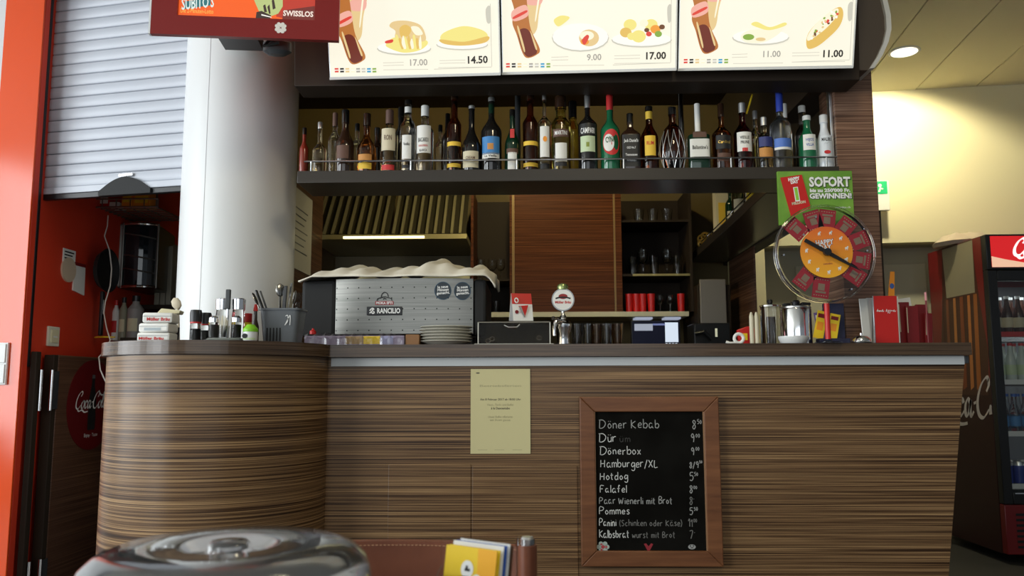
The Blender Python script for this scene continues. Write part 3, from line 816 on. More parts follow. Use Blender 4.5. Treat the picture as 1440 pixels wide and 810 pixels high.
# paper sheets on the panel beside the column
Yp = 3.75
t = thing('wood_partition', 'tall dark wood side panel behind the column', 'panel', (X(433, 330, 4.2), 3.62, 0))
MB().box(0, .02, 0, .8, 0, 2.1, .002).obj('board', ZEBD, t)
sx = X(433, 330, 4.2)
t = thing('notice_sheet', 'white paper sheet pinned on the side panel behind the column', 'paper', (sx + .0205, 3.86, Z(425, 385, 4.1)))
MB().box(0, .002, 0, .33, 0, .40).obj('sheet', pm('dull paper', (.60, .58, .50), .7), t)
m = MB()
for i in range(7): m.box(.0022, .0026, .03, .25 - (i % 3) * .03, .30 - i * .035, .306 - i * .035)
m.obj('printed_lines', GREY, t)
# ------------------------------------------------------------------ bottles on the hanging shelf
GG = 'spirit bottles on the hanging shelf'
def gl(n, c, rough=.03): return pm('glass ' + n, c, rough, trans=1, ior=1.42)
G_CLEAR = gl('clear', (.90, .91, .88)); G_AMB = gl('amber', (.42, .13, .02)); G_DAMB = gl('dark amber', (.22, .055, .012)); G_GRN = gl('green', (.02, .22, .05))
G_YEL = gl('yellow green', (.68, .62, .16)); G_FROST = gl('frosted', (.72, .78, .86), .25); G_COG = gl('cognac', (.15, .02, .015)); G_PALE = gl('pale gold', (.75, .62, .35))
D_BLK = pm('dark bottle', (.010, .009, .008), .10, coat=.4); D_BRN = pm('brown bottle', (.028, .013, .007), .12, coat=.4); D_GRN = pm('dark green bottle', (.006, .028, .013), .10, coat=.4)
D_GRN2 = pm('mid green bottle', (.012, .13, .055), .10, coat=.5); D_RED = pm('red bottle', (.20, .02, .008), .15, coat=.4); D_WHT = pm('white bottle', (.72, .76, .80), .25, coat=.3)
LW = pm('white label', (.78, .77, .72), .6); LC = pm('cream label', (.62, .55, .38), .6); LY = pm('yellow label', (.80, .52, .05), .6); LK = pm('black label', (.012, .012, .012), .5); LR = pm('red label', (.60, .03, .03), .5)
LB_ = pm('blue label', (.05, .22, .50), .5); LO = pm('orange label', (.55, .25, .06), .6); LS = pm('silver cap', (.62, .62, .60), .3, .8); LBR = pm('brown label', (.12, .06, .04), .6); LGN = pm('pale green label', (.55, .66, .42), .6)
def bottle(label, px, top, wpx, Y, glass, cap, capf=.13, sh=.58, sl=.17, nr=.34, p=2.0, labels=(), seal=None, cat='bottle', capr=1.15, zb=None, group=GG, belly=0):
    zb = ST if zb is None else zb
    x = X(px, 232, Y); h = Z(px, top, Y) - zb; r = wpx / 2 / FPX * Y
    root = thing('liquor_bottle', label, cat, (x, Y, zb), random.uniform(-.08, .08), group)
    pr = [(0, 0), (r * .88, 0), (r * .97, h * .008), (r, h * .03)]
    if belly: pr = [(0, 0), (r * .6, 0)] + [(r * (.62 + .38 * math.sin(PI * (.08 + .84 * i / 10))), h * (.01 + sh * i / 10)) for i in range(11)]
    else: pr.append((r, h * sh))
    r1 = pr[-1][0]
    for i in range(1, 9):
        u = i / 8; pr.append((r1 + (nr * r - r1) * (.5 - .5 * math.cos(PI * u)), h * (sh + sl * u)))
    pr += [(nr * r, h * (1 - capf) - .004), (nr * r * 1.15, h * (1 - capf) - .003), (nr * r * 1.15, h * (1 - capf)), (0, h * (1 - capf))]
    body = MB().lathe(pr, 28, None, p).obj('bottle_body', glass, root)
    cr = nr * r * capr
    MB().lathe([(0, h * (1 - capf) + .0002), (cr, h * (1 - capf) + .0002), (cr, h * .99), (cr * .85, h), (0, h)], 18).obj('cap', cap, root)
    if seal: MB().lathe([(nr * r * 1.04, h * seal[0]), (nr * r * 1.06, h * seal[0]), (nr * r * 1.06, h * seal[1]), (nr * r * 1.04, h * seal[1])], 18).obj('neck_seal', seal[2], root)
    for L in labels:
        z0, z1, a, mat = L[:4]
        lb = MB().patch(r * 1.012, z0 * h, z1 * h, a, 14, p=p).obj('label', mat, root, 60)
        for (tx, zf, sz, ink, wf) in L[4:]:
            rr = r * 1.03
            if p > 2: text(tx, sz * h, ink, lb, (0, -rr, zf * h), bold=.015, width=wf * r)
            else: text(tx, sz * h, ink, lb, (0, 0, zf * h), bend=rr, bold=.015, width=wf * r)
    return root, r, h

A, B2 = 3.015, 3.105                                               # front row, rear row
bottle('slim red bottle at the column end of the shelf', 427, 180, 13, B2, D_RED, D_BLK, nr=.4)
bottle('short clear round bottle with gold glints beside the slim red bottle', 449, 172, 20, A, G_PALE, LS, nr=.3, sh=.45)
bottle('clear bottle with a pale cap behind the first dark brown bottle', 470, 159, 19, B2, G_CLEAR, LBR, capf=.2)
bottle('dark brown bottle with a dull round label, third bottle from the column', 484.5, 155, 27, A, D_BRN, D_BLK, capf=.2, nr=.36, sh=.42, sl=.3, labels=[(.22, .42, .7, LBR)])
bottle('small clear bottle in the gap after the dark brown bottle', 501.5, 174, 18, B2, G_CLEAR, D_BLK)
bottle('amber bottle with two orange yellow labels, near the column', 515, 160, 27, A, G_AMB, D_BRN, capf=.2, nr=.36, sh=.40, sl=.25, labels=[(.20, .30, .8, LO), (.06, .16, .8, LY)])
bottle('squat dark bottle half hidden behind the cream labelled bottle', 530, 180, 22, B2, D_BRN, D_BLK)
bottle('bottle with a large cream label and a dark neck', 547, 155, 25, A, G_PALE, LBR, capf=.22, nr=.4, sh=.6, sl=.12, labels=[(.34, .68, .9, LC, ('RON', .5, .11, LBR, .9)), (.04, .12, .8, LR)])
bottle('dark necked bottle behind the clear vodka bottle', 563, 151, 20, B2, D_BLK, D_BLK, nr=.4)
bottle('tall clear bottle with a black cap and a white strip label', 573, 141, 23, A, G_CLEAR, D_BLK, capf=.07, nr=.42, sh=.62, labels=[(.18, .50, .62, LW, ('Vodka', .36, .06, INK, .8)), (.06, .10, .6, LK)], seal=(.82, .9, LW))
bottle('clear rum bottle with a white cap and a round bat emblem', 597, 149, 25, A, G_CLEAR, LW, capf=.16, nr=.40, sh=.62, sl=.12, labels=[(.28, .68, .95, LW, ('BACARDI', .44, .085, INK, 1.25), ('RON SUPERIOR', .37, .04, REDINK, 1.1), ('BLANCA', .30, .05, INK, .9))])
bottle('small clear bottle behind, beside the rum bottle with the bat', 619, 176, 16, B2, G_CLEAR, D_BLK)
bottle('black capped bottle behind the tall banded brandy bottle', 629, 160, 18, B2, D_BRN, D_BLK, capf=.25)
bottle('tall amber bottle with two yellow bands beside the black liqueur bottle', 638.5, 126, 21, A, G_DAMB, D_BRN, capf=.13, nr=.46, sh=.56, sl=.12, labels=[(.31, .36, 1.2, LY), (.06, .105, 1.2, LY)])
bottle('black liqueur bottle with a gold label low down', 663, 149, 28, A, D_BLK, LS, capf=.05, nr=.30, sh=.36, sl=.32, labels=[(.06, .30, .9, LC, ('CREAM', .18, .06, LBR, 1.0))])
bottle('dark bottle with a blue picture label and a white lettered band', 691, 137, 30, A, D_BLK, LS, capf=.06, nr=.28, sh=.52, sl=.22, labels=[(.22, .45, .95, LB_), (.17, .24, .95, LW, ('La Vieille', .185, .04, INK, 1.2)), (.28, .36, .3, LO)], seal=(.78, .90, D_GRN))
bottle('dark bottle with a red drop and a white label low down', 720.5, 154, 22, A, D_GRN, D_BLK, capf=.12, nr=.32, sh=.42, sl=.3, labels=[(.02, .30, .62, LW), (.28, .36, .85, LBR), (.52, .66, .28, LR)])
bottle('tall amber bottle with two yellow bands standing by the hanger rod', 746, 126, 22, A, G_DAMB, D_BRN, capf=.13, nr=.44, sh=.58, sl=.12, labels=[(.31, .36, 1.2, LY), (.06, .105, 1.2, LY)])
r_, rr, hh = bottle('slim clear bottle with an orange fruit on its white label', 766, 131, 20, A, G_CLEAR, LS, capf=.09, nr=.26, sh=.60, sl=.12, labels=[(.18, .56, .72, LW), (.02, .10, .72, LK)])
m = MB().disc(.001, hh * .40, rr * .30, rr * .42, -rr * 1.05, 18); m.obj('fruit_picture', ORANGE, r_, 0)
bottle('yellow green vermouth bottle with a wide brown cap', 789, 136, 28, A, G_YEL, D_BRN, capf=.16, nr=.52, sh=.62, sl=.12, labels=[(.44, .54, .9, LBR, ('MARTINI', .465, .075, WINK, 1.35)), (.12, .36, .62, LW), (.06, .11, .62, LK)])
bottle('yellow green bottle with a black neck behind the vermouth', 806, 143, 23, B2, G_YEL, D_BLK, capf=.22, nr=.46, sh=.6)
bottle('dark aperitif bottle with white capitals and a pale green label', 827, 134, 28, A, D_BLK, LS, capf=.17, nr=.26, sh=.60, sl=.14, labels=[(.46, .60, 1.0, LK, ('CAMPARI', .475, .10, WINK, 1.55)), (.24, .44, .82, LGN), (.30, .36, .16, pm('olive print', (.25, .30, .05), .6))])
r_, rr, hh = bottle('green bottle with a red neck and a round red white label', 858.5, 134, 28, A, D_GRN2, LR, capf=.20, nr=.30, sh=.52, sl=.18, labels=[])
for nm, cx, cz, a, b_, mt, y in (('label', 0, .36, .95, .165, LR, 1.03), ('label', -.30, .35, .55, .11, LW, 1.06)):
    m = MB()
    n = 26; q = []
    for i in range(n):
        u = 2 * PI * i / n; xx = (cx + a * math.cos(u)) * rr; q.append((rr * y * math.sin(max(-1.4, min(1.4, xx / rr))), -rr * y * math.cos(max(-1.4, min(1.4, xx / rr))), hh * (cz + b_ * math.sin(u))))
    c_ = m.bm.verts.new((0 if nm == 'x' else rr * y * math.sin(cx), -rr * y * math.cos(cx), hh * cz)); vs = [m.bm.verts.new(v) for v in q]
    for i in range(n): m.bm.faces.new((c_, vs[i], vs[(i + 1) % n]))
    m.obj(nm, mt, r_, 60)
text('CYNAR', .10 * hh, pm('cynar ink', (.01, .10, .03), .5), r_, (0, 0, .36 * hh), bend=rr * 1.09, bold=.02, width=1.25 * rr, rot=.15)
bottle('square black labelled whiskey bottle', 887, 160, 28, A, D_BRN, D_BLK, capf=.16, nr=.30, sh=.60, sl=.16, p=5, labels=[(.06, .60, .82, LK, ('Jack Daniel\'s', .47, .075, WINK, 1.45), ('OLD No.7', .36, .05, WINK, .9), ('Tennessee', .24, .055, WINK, 1.2), ('WHISKEY', .15, .055, WINK, 1.0))])
bottle('dark amber rum bottle with a yellow label and yellow neck band', 914, 150, 26, A, G_DAMB, D_BLK, capf=.07, nr=.36, sh=.50, sl=.24, labels=[(.22, .52, .62, LY, ('RUM', .38, .08, REDINK, .8))], seal=(.80, .92, LY))
r_, rr, hh = bottle('round bellied amber bottle wrapped in a wire net', 947, 151, 36, A, G_DAMB, D_BLK, capf=.12, nr=.28, sh=.62, sl=.14, belly=1)
m = MB()
for k in range(-2, 3):
    a0 = k * .62
    for sgn in (-1, 1):
        m.tube([(rr * 1.05 * (.60 + .40 * math.sin(PI * (.08 + .84 * i / 8))) * math.sin(a0 + sgn * .62 * i / 8), -rr * 1.05 * (.60 + .40 * math.sin(PI * (.08 + .84 * i / 8))) * math.cos(a0 + sgn * .62 * i / 8), hh * (.02 + .60 * i / 8)) for i in range(9)], .0012, 5)
m.obj('wire_net', LS, r_)
bottle('square dark green whisky bottle with a white label and a pourer', 982.5, 146, 31, A, D_GRN, LW, capf=.42, nr=.26, sh=.50, sl=.06, p=5, capr=1.0, labels=[(.18, .44, .84, LW, ('Ballantine\'s', .29, .075, INK, 1.4)), (.46, .54, .3, LBR)])
bottle('amber bottle with a black and gold label beside the green whisky', 1016, 146, 28, A, G_AMB, D_BRN, capf=.2, nr=.28, sh=.52, sl=.16, labels=[(.30, .50, .9, LK, ('Cardinal', .38, .06, GOLD, 1.3)), (.12, .24, .7, LBR)])
bottle('dark red cognac style bottle with a white shield label and grey cap', 1046, 145, 27, A, G_COG, LS, capf=.15, nr=.32, sh=.52, sl=.2, labels=[(.26, .54, .85, LW, ('VIEILLE', .44, .06, INK, 1.0), ('PRUNE', .37, .06, INK, .9)), (.26, .31, .3, LR)])
bottle('small clear bottle behind the short blue labelled bottle', 1064, 156, 20, B2, G_CLEAR, LS, nr=.3)
bottle('short bottle with a blue label and a grey screw cap', 1076, 165, 24, A, G_PALE, LS, capf=.16, nr=.32, sh=.56, sl=.16, labels=[(.42, .60, .95, pm('navy label', (.03, .04, .16), .5)), (.22, .40, .95, LO)])
bottle('tall frosted vodka bottle with a blue cap and blue mountains', 1099.5, 129, 29, A, G_FROST, pm('blue cap', (.03, .06, .38), .4), capf=.26, nr=.30, sh=.56, sl=.14, labels=[(.27, .38, .95, pm('vodka blue', (.08, .18, .55), .5)), (.24, .27, .95, LW)])
bottle('white capped bottle behind the frosted vodka', 1106, 146, 20, B2, G_CLEAR, LW, capf=.2)
bottle('clear bottle with a white cap behind the green gin bottle', 1131, 149, 22, B2, G_CLEAR, LW, capf=.1, nr=.4)
bottle('mid green bottle with a small white label and a white cap', 1137, 163, 26, A, D_GRN2, LW, capf=.09, nr=.38, sh=.52, sl=.26, labels=[(.34, .62, .72, LW, ('HIJOS', .50, .07, BLUEINK, .85), ('VILLA', .41, .07, BLUEINK, .85))])
r_, rr, hh = bottle('white coconut rum bottle beside the wood pillar', 1161, 162, 22, A, D_WHT, LW, capf=.14, nr=.45, sh=.48, sl=.3, labels=[(.12, .60, .9, D_WHT, ('MALIBU', .50, .085, INK, 1.3))])
m = MB().disc(0, hh * .30, rr * .42, rr * .25, -rr * 1.05, 16); m.obj('label', LR, r_, 0)
m = MB().pen([[(0, .30), (.05, .38), (.02, .45)], [(.02, .45), (-.3, .46), (-.5, .40)], [(.02, .45), (.3, .48), (.5, .42)], [(.02, .45), (0, .5), (.2, .54)]], .0012, -rr * 1.07); 
for v in m.bm.verts: v.co.x *= rr; v.co.z *= hh
m.obj('label', LK, r_, 0)
# yellow stick leaning behind the cognac bottle
tag(MB().tube([at(1050, 160, 3.06), at(1058, 133, 3.06)], .0035, 8).obj('drinking_straw', YELLOW), 'short yellow straw sticking up behind the shield labelled bottle', 'straw')

# ------------------------------------------------------------------ bottles on the side shelf
ss = 1.80
GS = 'things on the side shelf'
def sx_(Y): return .955 + (Y - 3.2) * .0309
D_YLW = pm('yellow carton', (.72, .55, .04), .5)
rows = [(3.28, .030, .27, D_BLK, D_BLK, 'dark bottle nearest the bottle shelf on the side shelf'), (3.42, .030, .26, D_BRN, LS, 'brown bottle with a silver cap on the side shelf'),
        (3.78, .033, .29, D_BLK, D_BLK, 'black bottle with a pale label behind the yellow carton'), (4.02, .036, .31, gl('olive', (.40, .42, .22)), LS, 'tall olive glass bottle on the side shelf'),
        (4.20, .030, .26, D_GRN, D_BLK, 'dark green bottle between the olive bottle and the cream box')]
for Y, r, h, g, c, lab in rows:
    root = thing('liquor_bottle', lab, 'bottle', (sx_(Y) + .06, Y, ss), 0, GS)
    pr = [(0, 0), (r * .9, 0), (r, .008), (r, h * .56)] + [(r + (r * .34 - r) * (.5 - .5 * math.cos(PI * i / 6)), h * (.56 + .18 * i / 6)) for i in range(1, 7)] + [(r * .34, h * .88), (0, h * .88)]
    MB().lathe(pr, 24).obj('bottle_body', g, root)
    MB().cyl(r * .4, h * .88, h, 16).obj('cap', c, root)
    MB().patch(r * 1.012, h * .12, h * .42, 1.0).obj('label', LC, root)
t = thing('bottle_carton', 'yellow bottle carton with a dark print on the side shelf', 'carton', (sx_(3.6) + .055, 3.6, ss), 0, GS)
MB().box(-.045, .045, -.045, .045, 0, .30, .003).obj('carton', D_YLW, t); MB().box(-.0462, -.0451, -.03, .02, .10, .22).obj('label', REDD, t); MB().box(-.03, .02, -.0462, -.0451, .10, .22).obj('label', LC, t)
t = thing('bottle_carton', 'pale cream tall box near the back of the side shelf', 'carton', (sx_(4.42) + .05, 4.42, ss), 0, GS)
MB().box(-.035, .035, -.035, .035, 0, .27, .003).obj('carton', LC, t); MB().box(-.02, .02, -.0362, -.0351, .08, .2).obj('label', LY, t)
t = thing('bow_ornament', 'small gold ribbon ornament at the far end of the side shelf', 'ornament', (sx_(4.75) + .03, 4.75, ss), 0, GS)
m = MB()
for k in range(7):
    a = k * 2 * PI / 7
    m.ring(.022, .006, 18, 6, Matrix.Translation((.030 * math.cos(a), .0, .052 + .030 * math.sin(a))) @ Matrix.Rotation(PI / 2, 4, 'X'))
m.obj('ribbon', GOLD, t); MB().box(-.03, .03, -.02, .02, 0, .012, .002).obj('foot', GOLD, t)
# ------------------------------------------------------------------ back bar: hood, cabinets, shelves
HY = 4.45
t = thing('extractor_hood', 'steel extractor hood with slanted slotted filters over the kitchen', 'hood', (0, HY, 0))
hx0, hx1 = X(436, 333, HY), X(656, 333, HY); hz0 = Z(550, 336, HY); hz1 = Z(550, 280, HY + .30) + .12
HOODM = pm('hood steel', (.52, .46, .25), .42, .8)
MB().prism([(0, hz0), (.62, hz0), (.62, hz0 + .03), (.02, hz0 + .03)], hx0, hx1, 'x').obj('lower_rim', HOODM, t)
wf = (hx1 - hx0) / 2
for k in range(2):
    m = MB()
    xa_, xb_ = hx0 + k * wf + .008, hx0 + (k + 1) * wf - .008
    sl = (.32) / (hz1 - hz0)
    n = 9
    zz0, zz1 = hz0 + .035, hz1
    for i in range(n):
        x0 = xa_ + (xb_ - xa_) * (i + .18) / n; x1 = xa_ + (xb_ - xa_) * (i + .50) / n
        m.prism([(.018, zz0), (.338, zz1), (.352, zz1), (.036, zz0)], x0, x1, 'x')
    fp = m.obj('filter_panel', HOODM, t)
    MB().prism([(.06, zz0), (.38, zz1), (.39, zz1), (.07, zz0)], xa_, xb_, 'x').obj('filter_backing', pm('dark backing steel', (.05, .042, .022), .5, .6), fp)  # dark sheet behind the slats
MB().box(X(483, 333, HY), X(597, 333, HY), -.012, -.001, hz0 + .002, hz0 + .015, .002).obj('lamp_strip', pm('hood lamp', (.9, .9, .7), .4, emit=(1.0, .90, .45), es=2.2), t)
MB().box(hx0, hx1, .60, .64, 1.0, hz0 - .002).obj('splash_panel', pm('splash steel', (.12, .10, .06), .45, .6), t)
MB().box(hx0, hx1, .30, .60, hz0 - .19, hz0 - .16, .003).obj('steel_shelf', HOODM, t)

CYF = 4.72                                                          # front of the back cabinets
bl = lambda px, py: (X(px, py, CYF), Z(px, py, CYF))
t = thing('wall_cabinet', 'red brown wood cabinet with a roller front on the back wall of the bar', 'cabinet', (0, CYF, 0))
x0, zb_ = bl(717, 440); x1, _ = bl(869, 440); zt_ = bl(800, 270)[1] + .02
MB().box(x0, x1, .025, .36, zb_ + .004, zt_).obj('body', DARKW, t)
MB().box(x0 + .028, x1 - .018, .004, .024, zb_ + .006, zt_).obj('roller_front', WALNUT, t)
MB().box(x0, x0 + .014, -.004, .024, zb_ + .004, zt_).obj('side_rail', WALNUT, t)
MB().box(x0 + .0145, x0 + .0275, -.002, .022, zb_ + .004, zt_).obj('guide_strip', pm('guide brass', (.30, .20, .08), .4, .3), t)
MB().box(x1 - .0175, x1 - .008, -.004, .022, zb_ + .004, zt_).obj('guide_strip', pm('guide brass', (.30, .20, .08), .4, .3), t)
MB().box(x1 - .0075, x1 + .028, -.004, .024, zb_ + .004, zt_).obj('side_rail', WALNUT, t)
wx0, _ = bl(687, 440); wx1, _ = bl(968, 440)
zs = bl(800, 446)[1]
t = tag(MB().box(wx0, wx1, CYF - .02, CYF + .36, zs, zb_ + .003, .002).obj('wall_shelf', pm('cream shelf', (.72, .68, .52), .4)), 'long cream shelf board under the red brown cabinet', 'shelf')
SHELFTOP = zb_ + .003
t = thing('shelf_unit', 'dark open shelf unit with drinking glasses next to the roller cabinet', 'shelf', (0, CYF, 0))
ox0, ox1 = x1 + .03, bl(972, 300)[0]
zsh = [bl(920, 385)[1], bl(920, 309)[1]]
MB().box(ox0, ox1, .34, .36, SHELFTOP + .001, zt_).obj('back_panel', DARKW, t)
MB().box(ox1 - .016, ox1, .0, .339, SHELFTOP + .001, zt_).obj('side_panel', DARKW, t)
for z in zsh: MB().box(ox0, ox1 - .0165, .005, .339, z - .012, z).obj('shelf_board', DARKW, t)
MB().box(ox0 + .06, ox1 - .0165, .0, .0045, zsh[0] - .012, zsh[0]).obj('bright_edge', pm('brass edge', (.45, .38, .16), .35, .5), t)
t = thing('shelf_unit', 'narrow dark shelf unit between the extractor hood and the roller cabinet', 'shelf', (0, CYF, 0))
ex0, ex1 = bl(662, 380)[0], x0 - .003
MB().box(ex0, ex1, .34, .36, SHELFTOP + .001, zt_).obj('back_panel', DARKW, t)
MB().box(ex0, ex0 + .016, 0, .339, SHELFTOP + .001, zt_).obj('side_panel', WALNUT, t)
zsl = bl(690, 392)[1]
MB().box(ex0 + .0165, ex1, .005, .339, zsl - .012, zsl).obj('shelf_board', DARKW, t)

TG = pm('tumbler glass', (.93, .95, .93), .02, trans=1, ior=1.35)
def tumbler(label, x, Y, z, h, r0, r1, mat=TG, group=None, name='drinking_glass'):
    root = thing(name, label, 'glass', (x, Y, z), 0, group)
    MB().lathe([(0, 0), (r0, 0), (r1, h), (r1 - .002, h), (r0 - .002, .010), (0, .010)], 22).obj('tumbler', mat, root)
    return root
def stem(label, x, Y, z, h, r, group=None):
    root = thing('wine_glass', label, 'glass', (x, Y, z), 0, group)
    MB().lathe([(0, 0), (r * .9, 0), (r * .9, .002), (.006, .006)], 22).obj('foot', TG, root)
    MB().cyl(.0045, .005, h * .45, 10).obj('stem', TG, root)
    MB().lathe([(0, h * .45), (r * .5, h * .48), (r * .95, h * .62), (r, h * .75), (r * .85, h), (r * .82, h), (r * .96, h * .75), (r * .9, h * .63), (r * .46, h * .5), (0, h * .47)], 22).obj('bowl', TG, root)
for i, px in enumerate((898, 918, 938)): tumbler('water tumbler on the top board of the open shelf unit', X(px, 300, CYF + .12), CYF + .12, zsh[1] + .0005, .085, .024, .033, group='tumblers on the top shelf board')
for i, (px, r) in enumerate(((890, .026), (904, .030), (920, .028), (938, .030), (953, .030))):
    if i % 2: stem('stemmed glass on the brass edged board of the open shelf unit', X(px, 375, CYF + .1), CYF + .1, zsh[0] + .0005, .16, r, 'stemmed glasses on the brass edged board')
    else: tumbler('tall tumbler on the brass edged board of the open shelf unit', X(px, 375, CYF + .1), CYF + .1, zsh[0] + .0005, .115, .022, .028, group='tumblers on the brass edged board')
for px in (676, 692, 704): stem('stemmed glass on the narrow shelf beside the extractor hood', X(px, 385, CYF + .1), CYF + .1, zsl + .0005, .13, .028, 'stemmed glasses on the narrow shelf')
tumbler('clear tumbler on the cream shelf at the end near the steel machine', X(697, 430, CYF + .1), CYF + .1, SHELFTOP + .0005, .075, .022, .028)
REDG = pm('red cup', (.62, .015, .012), .3)
for i, (px, lab) in enumerate(((885, 'red cup at the cabinet end of the row on the cream shelf'), (895, 'red cup second from the cabinet on the cream shelf'), (904, 'red cup third from the cabinet on the cream shelf'), (916, 'red cup beside the two clear glasses on the cream shelf'), (958, 'lone red cup at the far end of the cream shelf'))):
    root = thing('red_cup', lab, 'cup', (X(px, 430, CYF + .05), CYF + .05, SHELFTOP + .0005), 0, 'red cups on the cream shelf')
    MB().lathe([(0, 0), (.019, 0), (.023, .108), (.021, .108), (.017, .006), (0, .006)], 22).obj('cup', REDG, root)
for px in (928, 942): stem('clear stemmed glass among the red cups on the cream shelf', X(px, 430, CYF + .06), CYF + .06, SHELFTOP + .0005, .105, .022, 'stemmed glasses among the red cups')

# rear work bench, screen, appliances
RB = .95
t = thing('rear_bench', 'dark rear work bench under the cream shelf', 'bench', (0, 4.35, 0))
MB().box(-.95, .90, 0, .74, RB - .03, RB, .002).obj('top', DARKW, t); MB().box(-.93, .88, .03, .72, 0, RB - .031).obj('body', BLACKM, t)
SY = 4.45
sa, sb_ = at(889, 452, SY), at(956, 492, SY)
t = thing('till_screen', 'till screen with dark blue display glowing under the cream shelf', 'screen', ((sa.x + sb_.x) / 2, SY, RB))
hw = (sb_.x - sa.x) / 2; z1 = sa.z - RB; z0 = sb_.z - RB - .02
MB().box(-hw - .006, hw + .006, .004, .04, z0 - .01, z1 + .006, .003).obj('casing', BLACK, t)
MB().box(-hw, hw, 0, .0035, z0, z1).obj('display', pm('till display', (.01, .01, .02), .3, emit=(.003, .004, .010), es=1, spec=.1), t)
WD = pm('till window', (.1, .1, .1), .4, emit=(.72, .82, .95), es=.9); WD2 = pm('till window dim', (.1, .1, .1), .4, emit=(.38, .42, .52), es=.8)
def scrq(px0, px1, py0, py1, mat, nm):
    q0, q1 = at(px0, py0, SY), at(px1, py1, SY); cx_ = (sa.x + sb_.x) / 2
    MB().box(q0.x - cx_, q1.x - cx_, -.0015, -.0005, q1.z - RB, q0.z - RB).obj(nm, mat, t)
scrq(892, 918, 455.5, 465, WD2, 'display_window'); scrq(918, 935, 455, 457.5, pm('till window blue', (.05, .05, .1), .4, emit=(.16, .20, .42), es=.8), 'display_window')
scrq(935, 954, 453.5, 481, WD, 'display_window')
for i in range(4): scrq(936 + i * 4.5, 939 + i * 4.5, 482.5, 486, WD, 'display_button')
MB().box(-.05, .05, .03, .06, .012, z0 + .05, .003).obj('stand', BLACK, t); MB().box(-.09, .09, -.02, .12, 0, .012, .003).obj('foot', BLACK, t)
for k, (px0, px1) in enumerate(((891, 915), (932, 954))):
    q0, q1 = at(px0, 446.5, CYF + .1), at(px1, 446.5, CYF + .1)
    t = tag(MB().box(q0.x, q1.x, CYF + .02, CYF + .14, zs - .012, zs - .0005, .002).obj('shelf_light', pm('shelf light', (.5, .5, .5), .4, emit=(.5, .55, .72), es=.55)), ('short cool shelf light above the till on its pale window side', 'short cool shelf light above the tall window of the till')[k], 'light')
t = thing('steel_cabinet', 'grey steel upright cabinet in the corner below the side shelf', 'cabinet', (0, 4.62, 0))
q0, q1 = at(980, 392, 4.62), at(1027, 392, 4.62)
MB().box(q0.x, q1.x, 0.004, .45, 0, 1.58, .004).obj('body', DARKW, t)
MB().box(q0.x + .012, q1.x - .03, -.014, .003, RB + .02, Z(1000, 393, 4.62), .004).obj('steel_door', pm('dull steel', (.30, .275, .25), .4, .5), t)
t = thing('coffee_grinder', 'black appliance with a small pale lamp in front of the steel cabinet', 'appliance', (X(1003, 470, 4.38), 4.38, RB))
hh_ = Z(1003, 454, 4.38) - RB
MB().box(-.10, .09, 0, .2, 0, hh_, .006).obj('body', BLACK, t); MB().box(.010, .022, -.003, .0, hh_ - .075, hh_ - .03, .001).obj('indicator', pm('indicator', (.5, .5, .4), .4, emit=(.6, .6, .42), es=.6), t)
MB().tube([(-.10, -.03, hh_ - .06), (-.06, -.05, hh_ - .05), (-.02, -.04, hh_ - .09)], .012, 10).obj('spout', BLACK, t)
# glasses upside down at the rear edge of the worktop
for i, (px, w_, lab) in enumerate(((811, 16, 'beer glass next to the beer tap behind the bar'), (826, 16, 'beer glass second from the beer tap'), (839, 14, 'brownish beer glass third from the beer tap'), (853, 16, 'beer glass second from the till screen'), (868, 16, 'beer glass nearest the till screen'))):
    Y = 3.30
    tumbler(lab, X(px, 470, Y), Y, WT, Z(px, 455, Y) - WT, .018, .024, pm('amber tumbler', (.55, .38, .22), .05, trans=1, ior=1.35) if i in (2, 4) else pm('smoky tumbler', (.62, .62, .62), .05, trans=1, ior=1.35), 'beer glasses on the worktop')

# ------------------------------------------------------------------ espresso machine with its cloth
EY = 3.12
ex0, ex1 = X(424, 430, EY), X(684, 430, EY); ez0, ez1 = Z(550, 470, EY) - WT, Z(550, 393, EY) - WT
EW = ex1 - ex0
t = thing('espresso_machine', 'large brushed steel coffee machine under a cloth on the bar', 'machine', (ex0 + EW / 2, EY, WT))
m = MB()
n = 24; hw = EW / 2
fr = []
for i in range(n + 1):
    u = -1 + 2 * i / n
    fr.append((u * (hw - .0925) + .0425, -.012 - .022 * (1 - u * u)))
m.prism(fr + [(hw - .05, .03), (-hw + .135, .03)], ez0, ez1); fpm = mottled('perforated steel', (.17, .17, .155), (.24, .235, .215), 3, .33, 1, 0, (1, 1, 60))   # rows of small punched holes
nt = fpm.node_tree; b = nt.nodes['Principled BSDF']
tc = nt.nodes.new('ShaderNodeTexCoord'); sp = nt.nodes.new('ShaderNodeSeparateXYZ'); nt.links.new(tc.outputs['Object'], sp.inputs[0])
def mth(op, p, q):
    n_ = nt.nodes.new('ShaderNodeMath'); n_.operation = op
    for k_, v_ in enumerate((p, q)):
        if v_ is None: continue
        if isinstance(v_, (int, float)): n_.inputs[k_].default_value = v_
        else: nt.links.new(v_, n_.inputs[k_])
    return n_.outputs[0]
def cell(o_, st_): return mth('SUBTRACT', mth('MODULO', mth('ADD', o_, 10.0), st_), st_ / 2)
dx_, dz_ = cell(sp.outputs[0], .043), cell(sp.outputs[2], .041)
hole = mth('LESS_THAN', mth('ADD', mth('MULTIPLY', dx_, dx_), mth('MULTIPLY', dz_, dz_)), .0024 ** 2)
src = b.inputs['Base Color'].links[0].from_socket
mc = nt.nodes.new('ShaderNodeMix'); mc.data_type = 'RGBA'; nt.links.new(hole, mc.inputs['Factor']); nt.links.new(src, mc.inputs['A']); mc.inputs['B'].default_value = (.01, .01, .01, 1)
nt.links.new(mc.outputs['Result'], b.inputs['Base Color'])
m.obj('front_panel', fpm, t, 40)
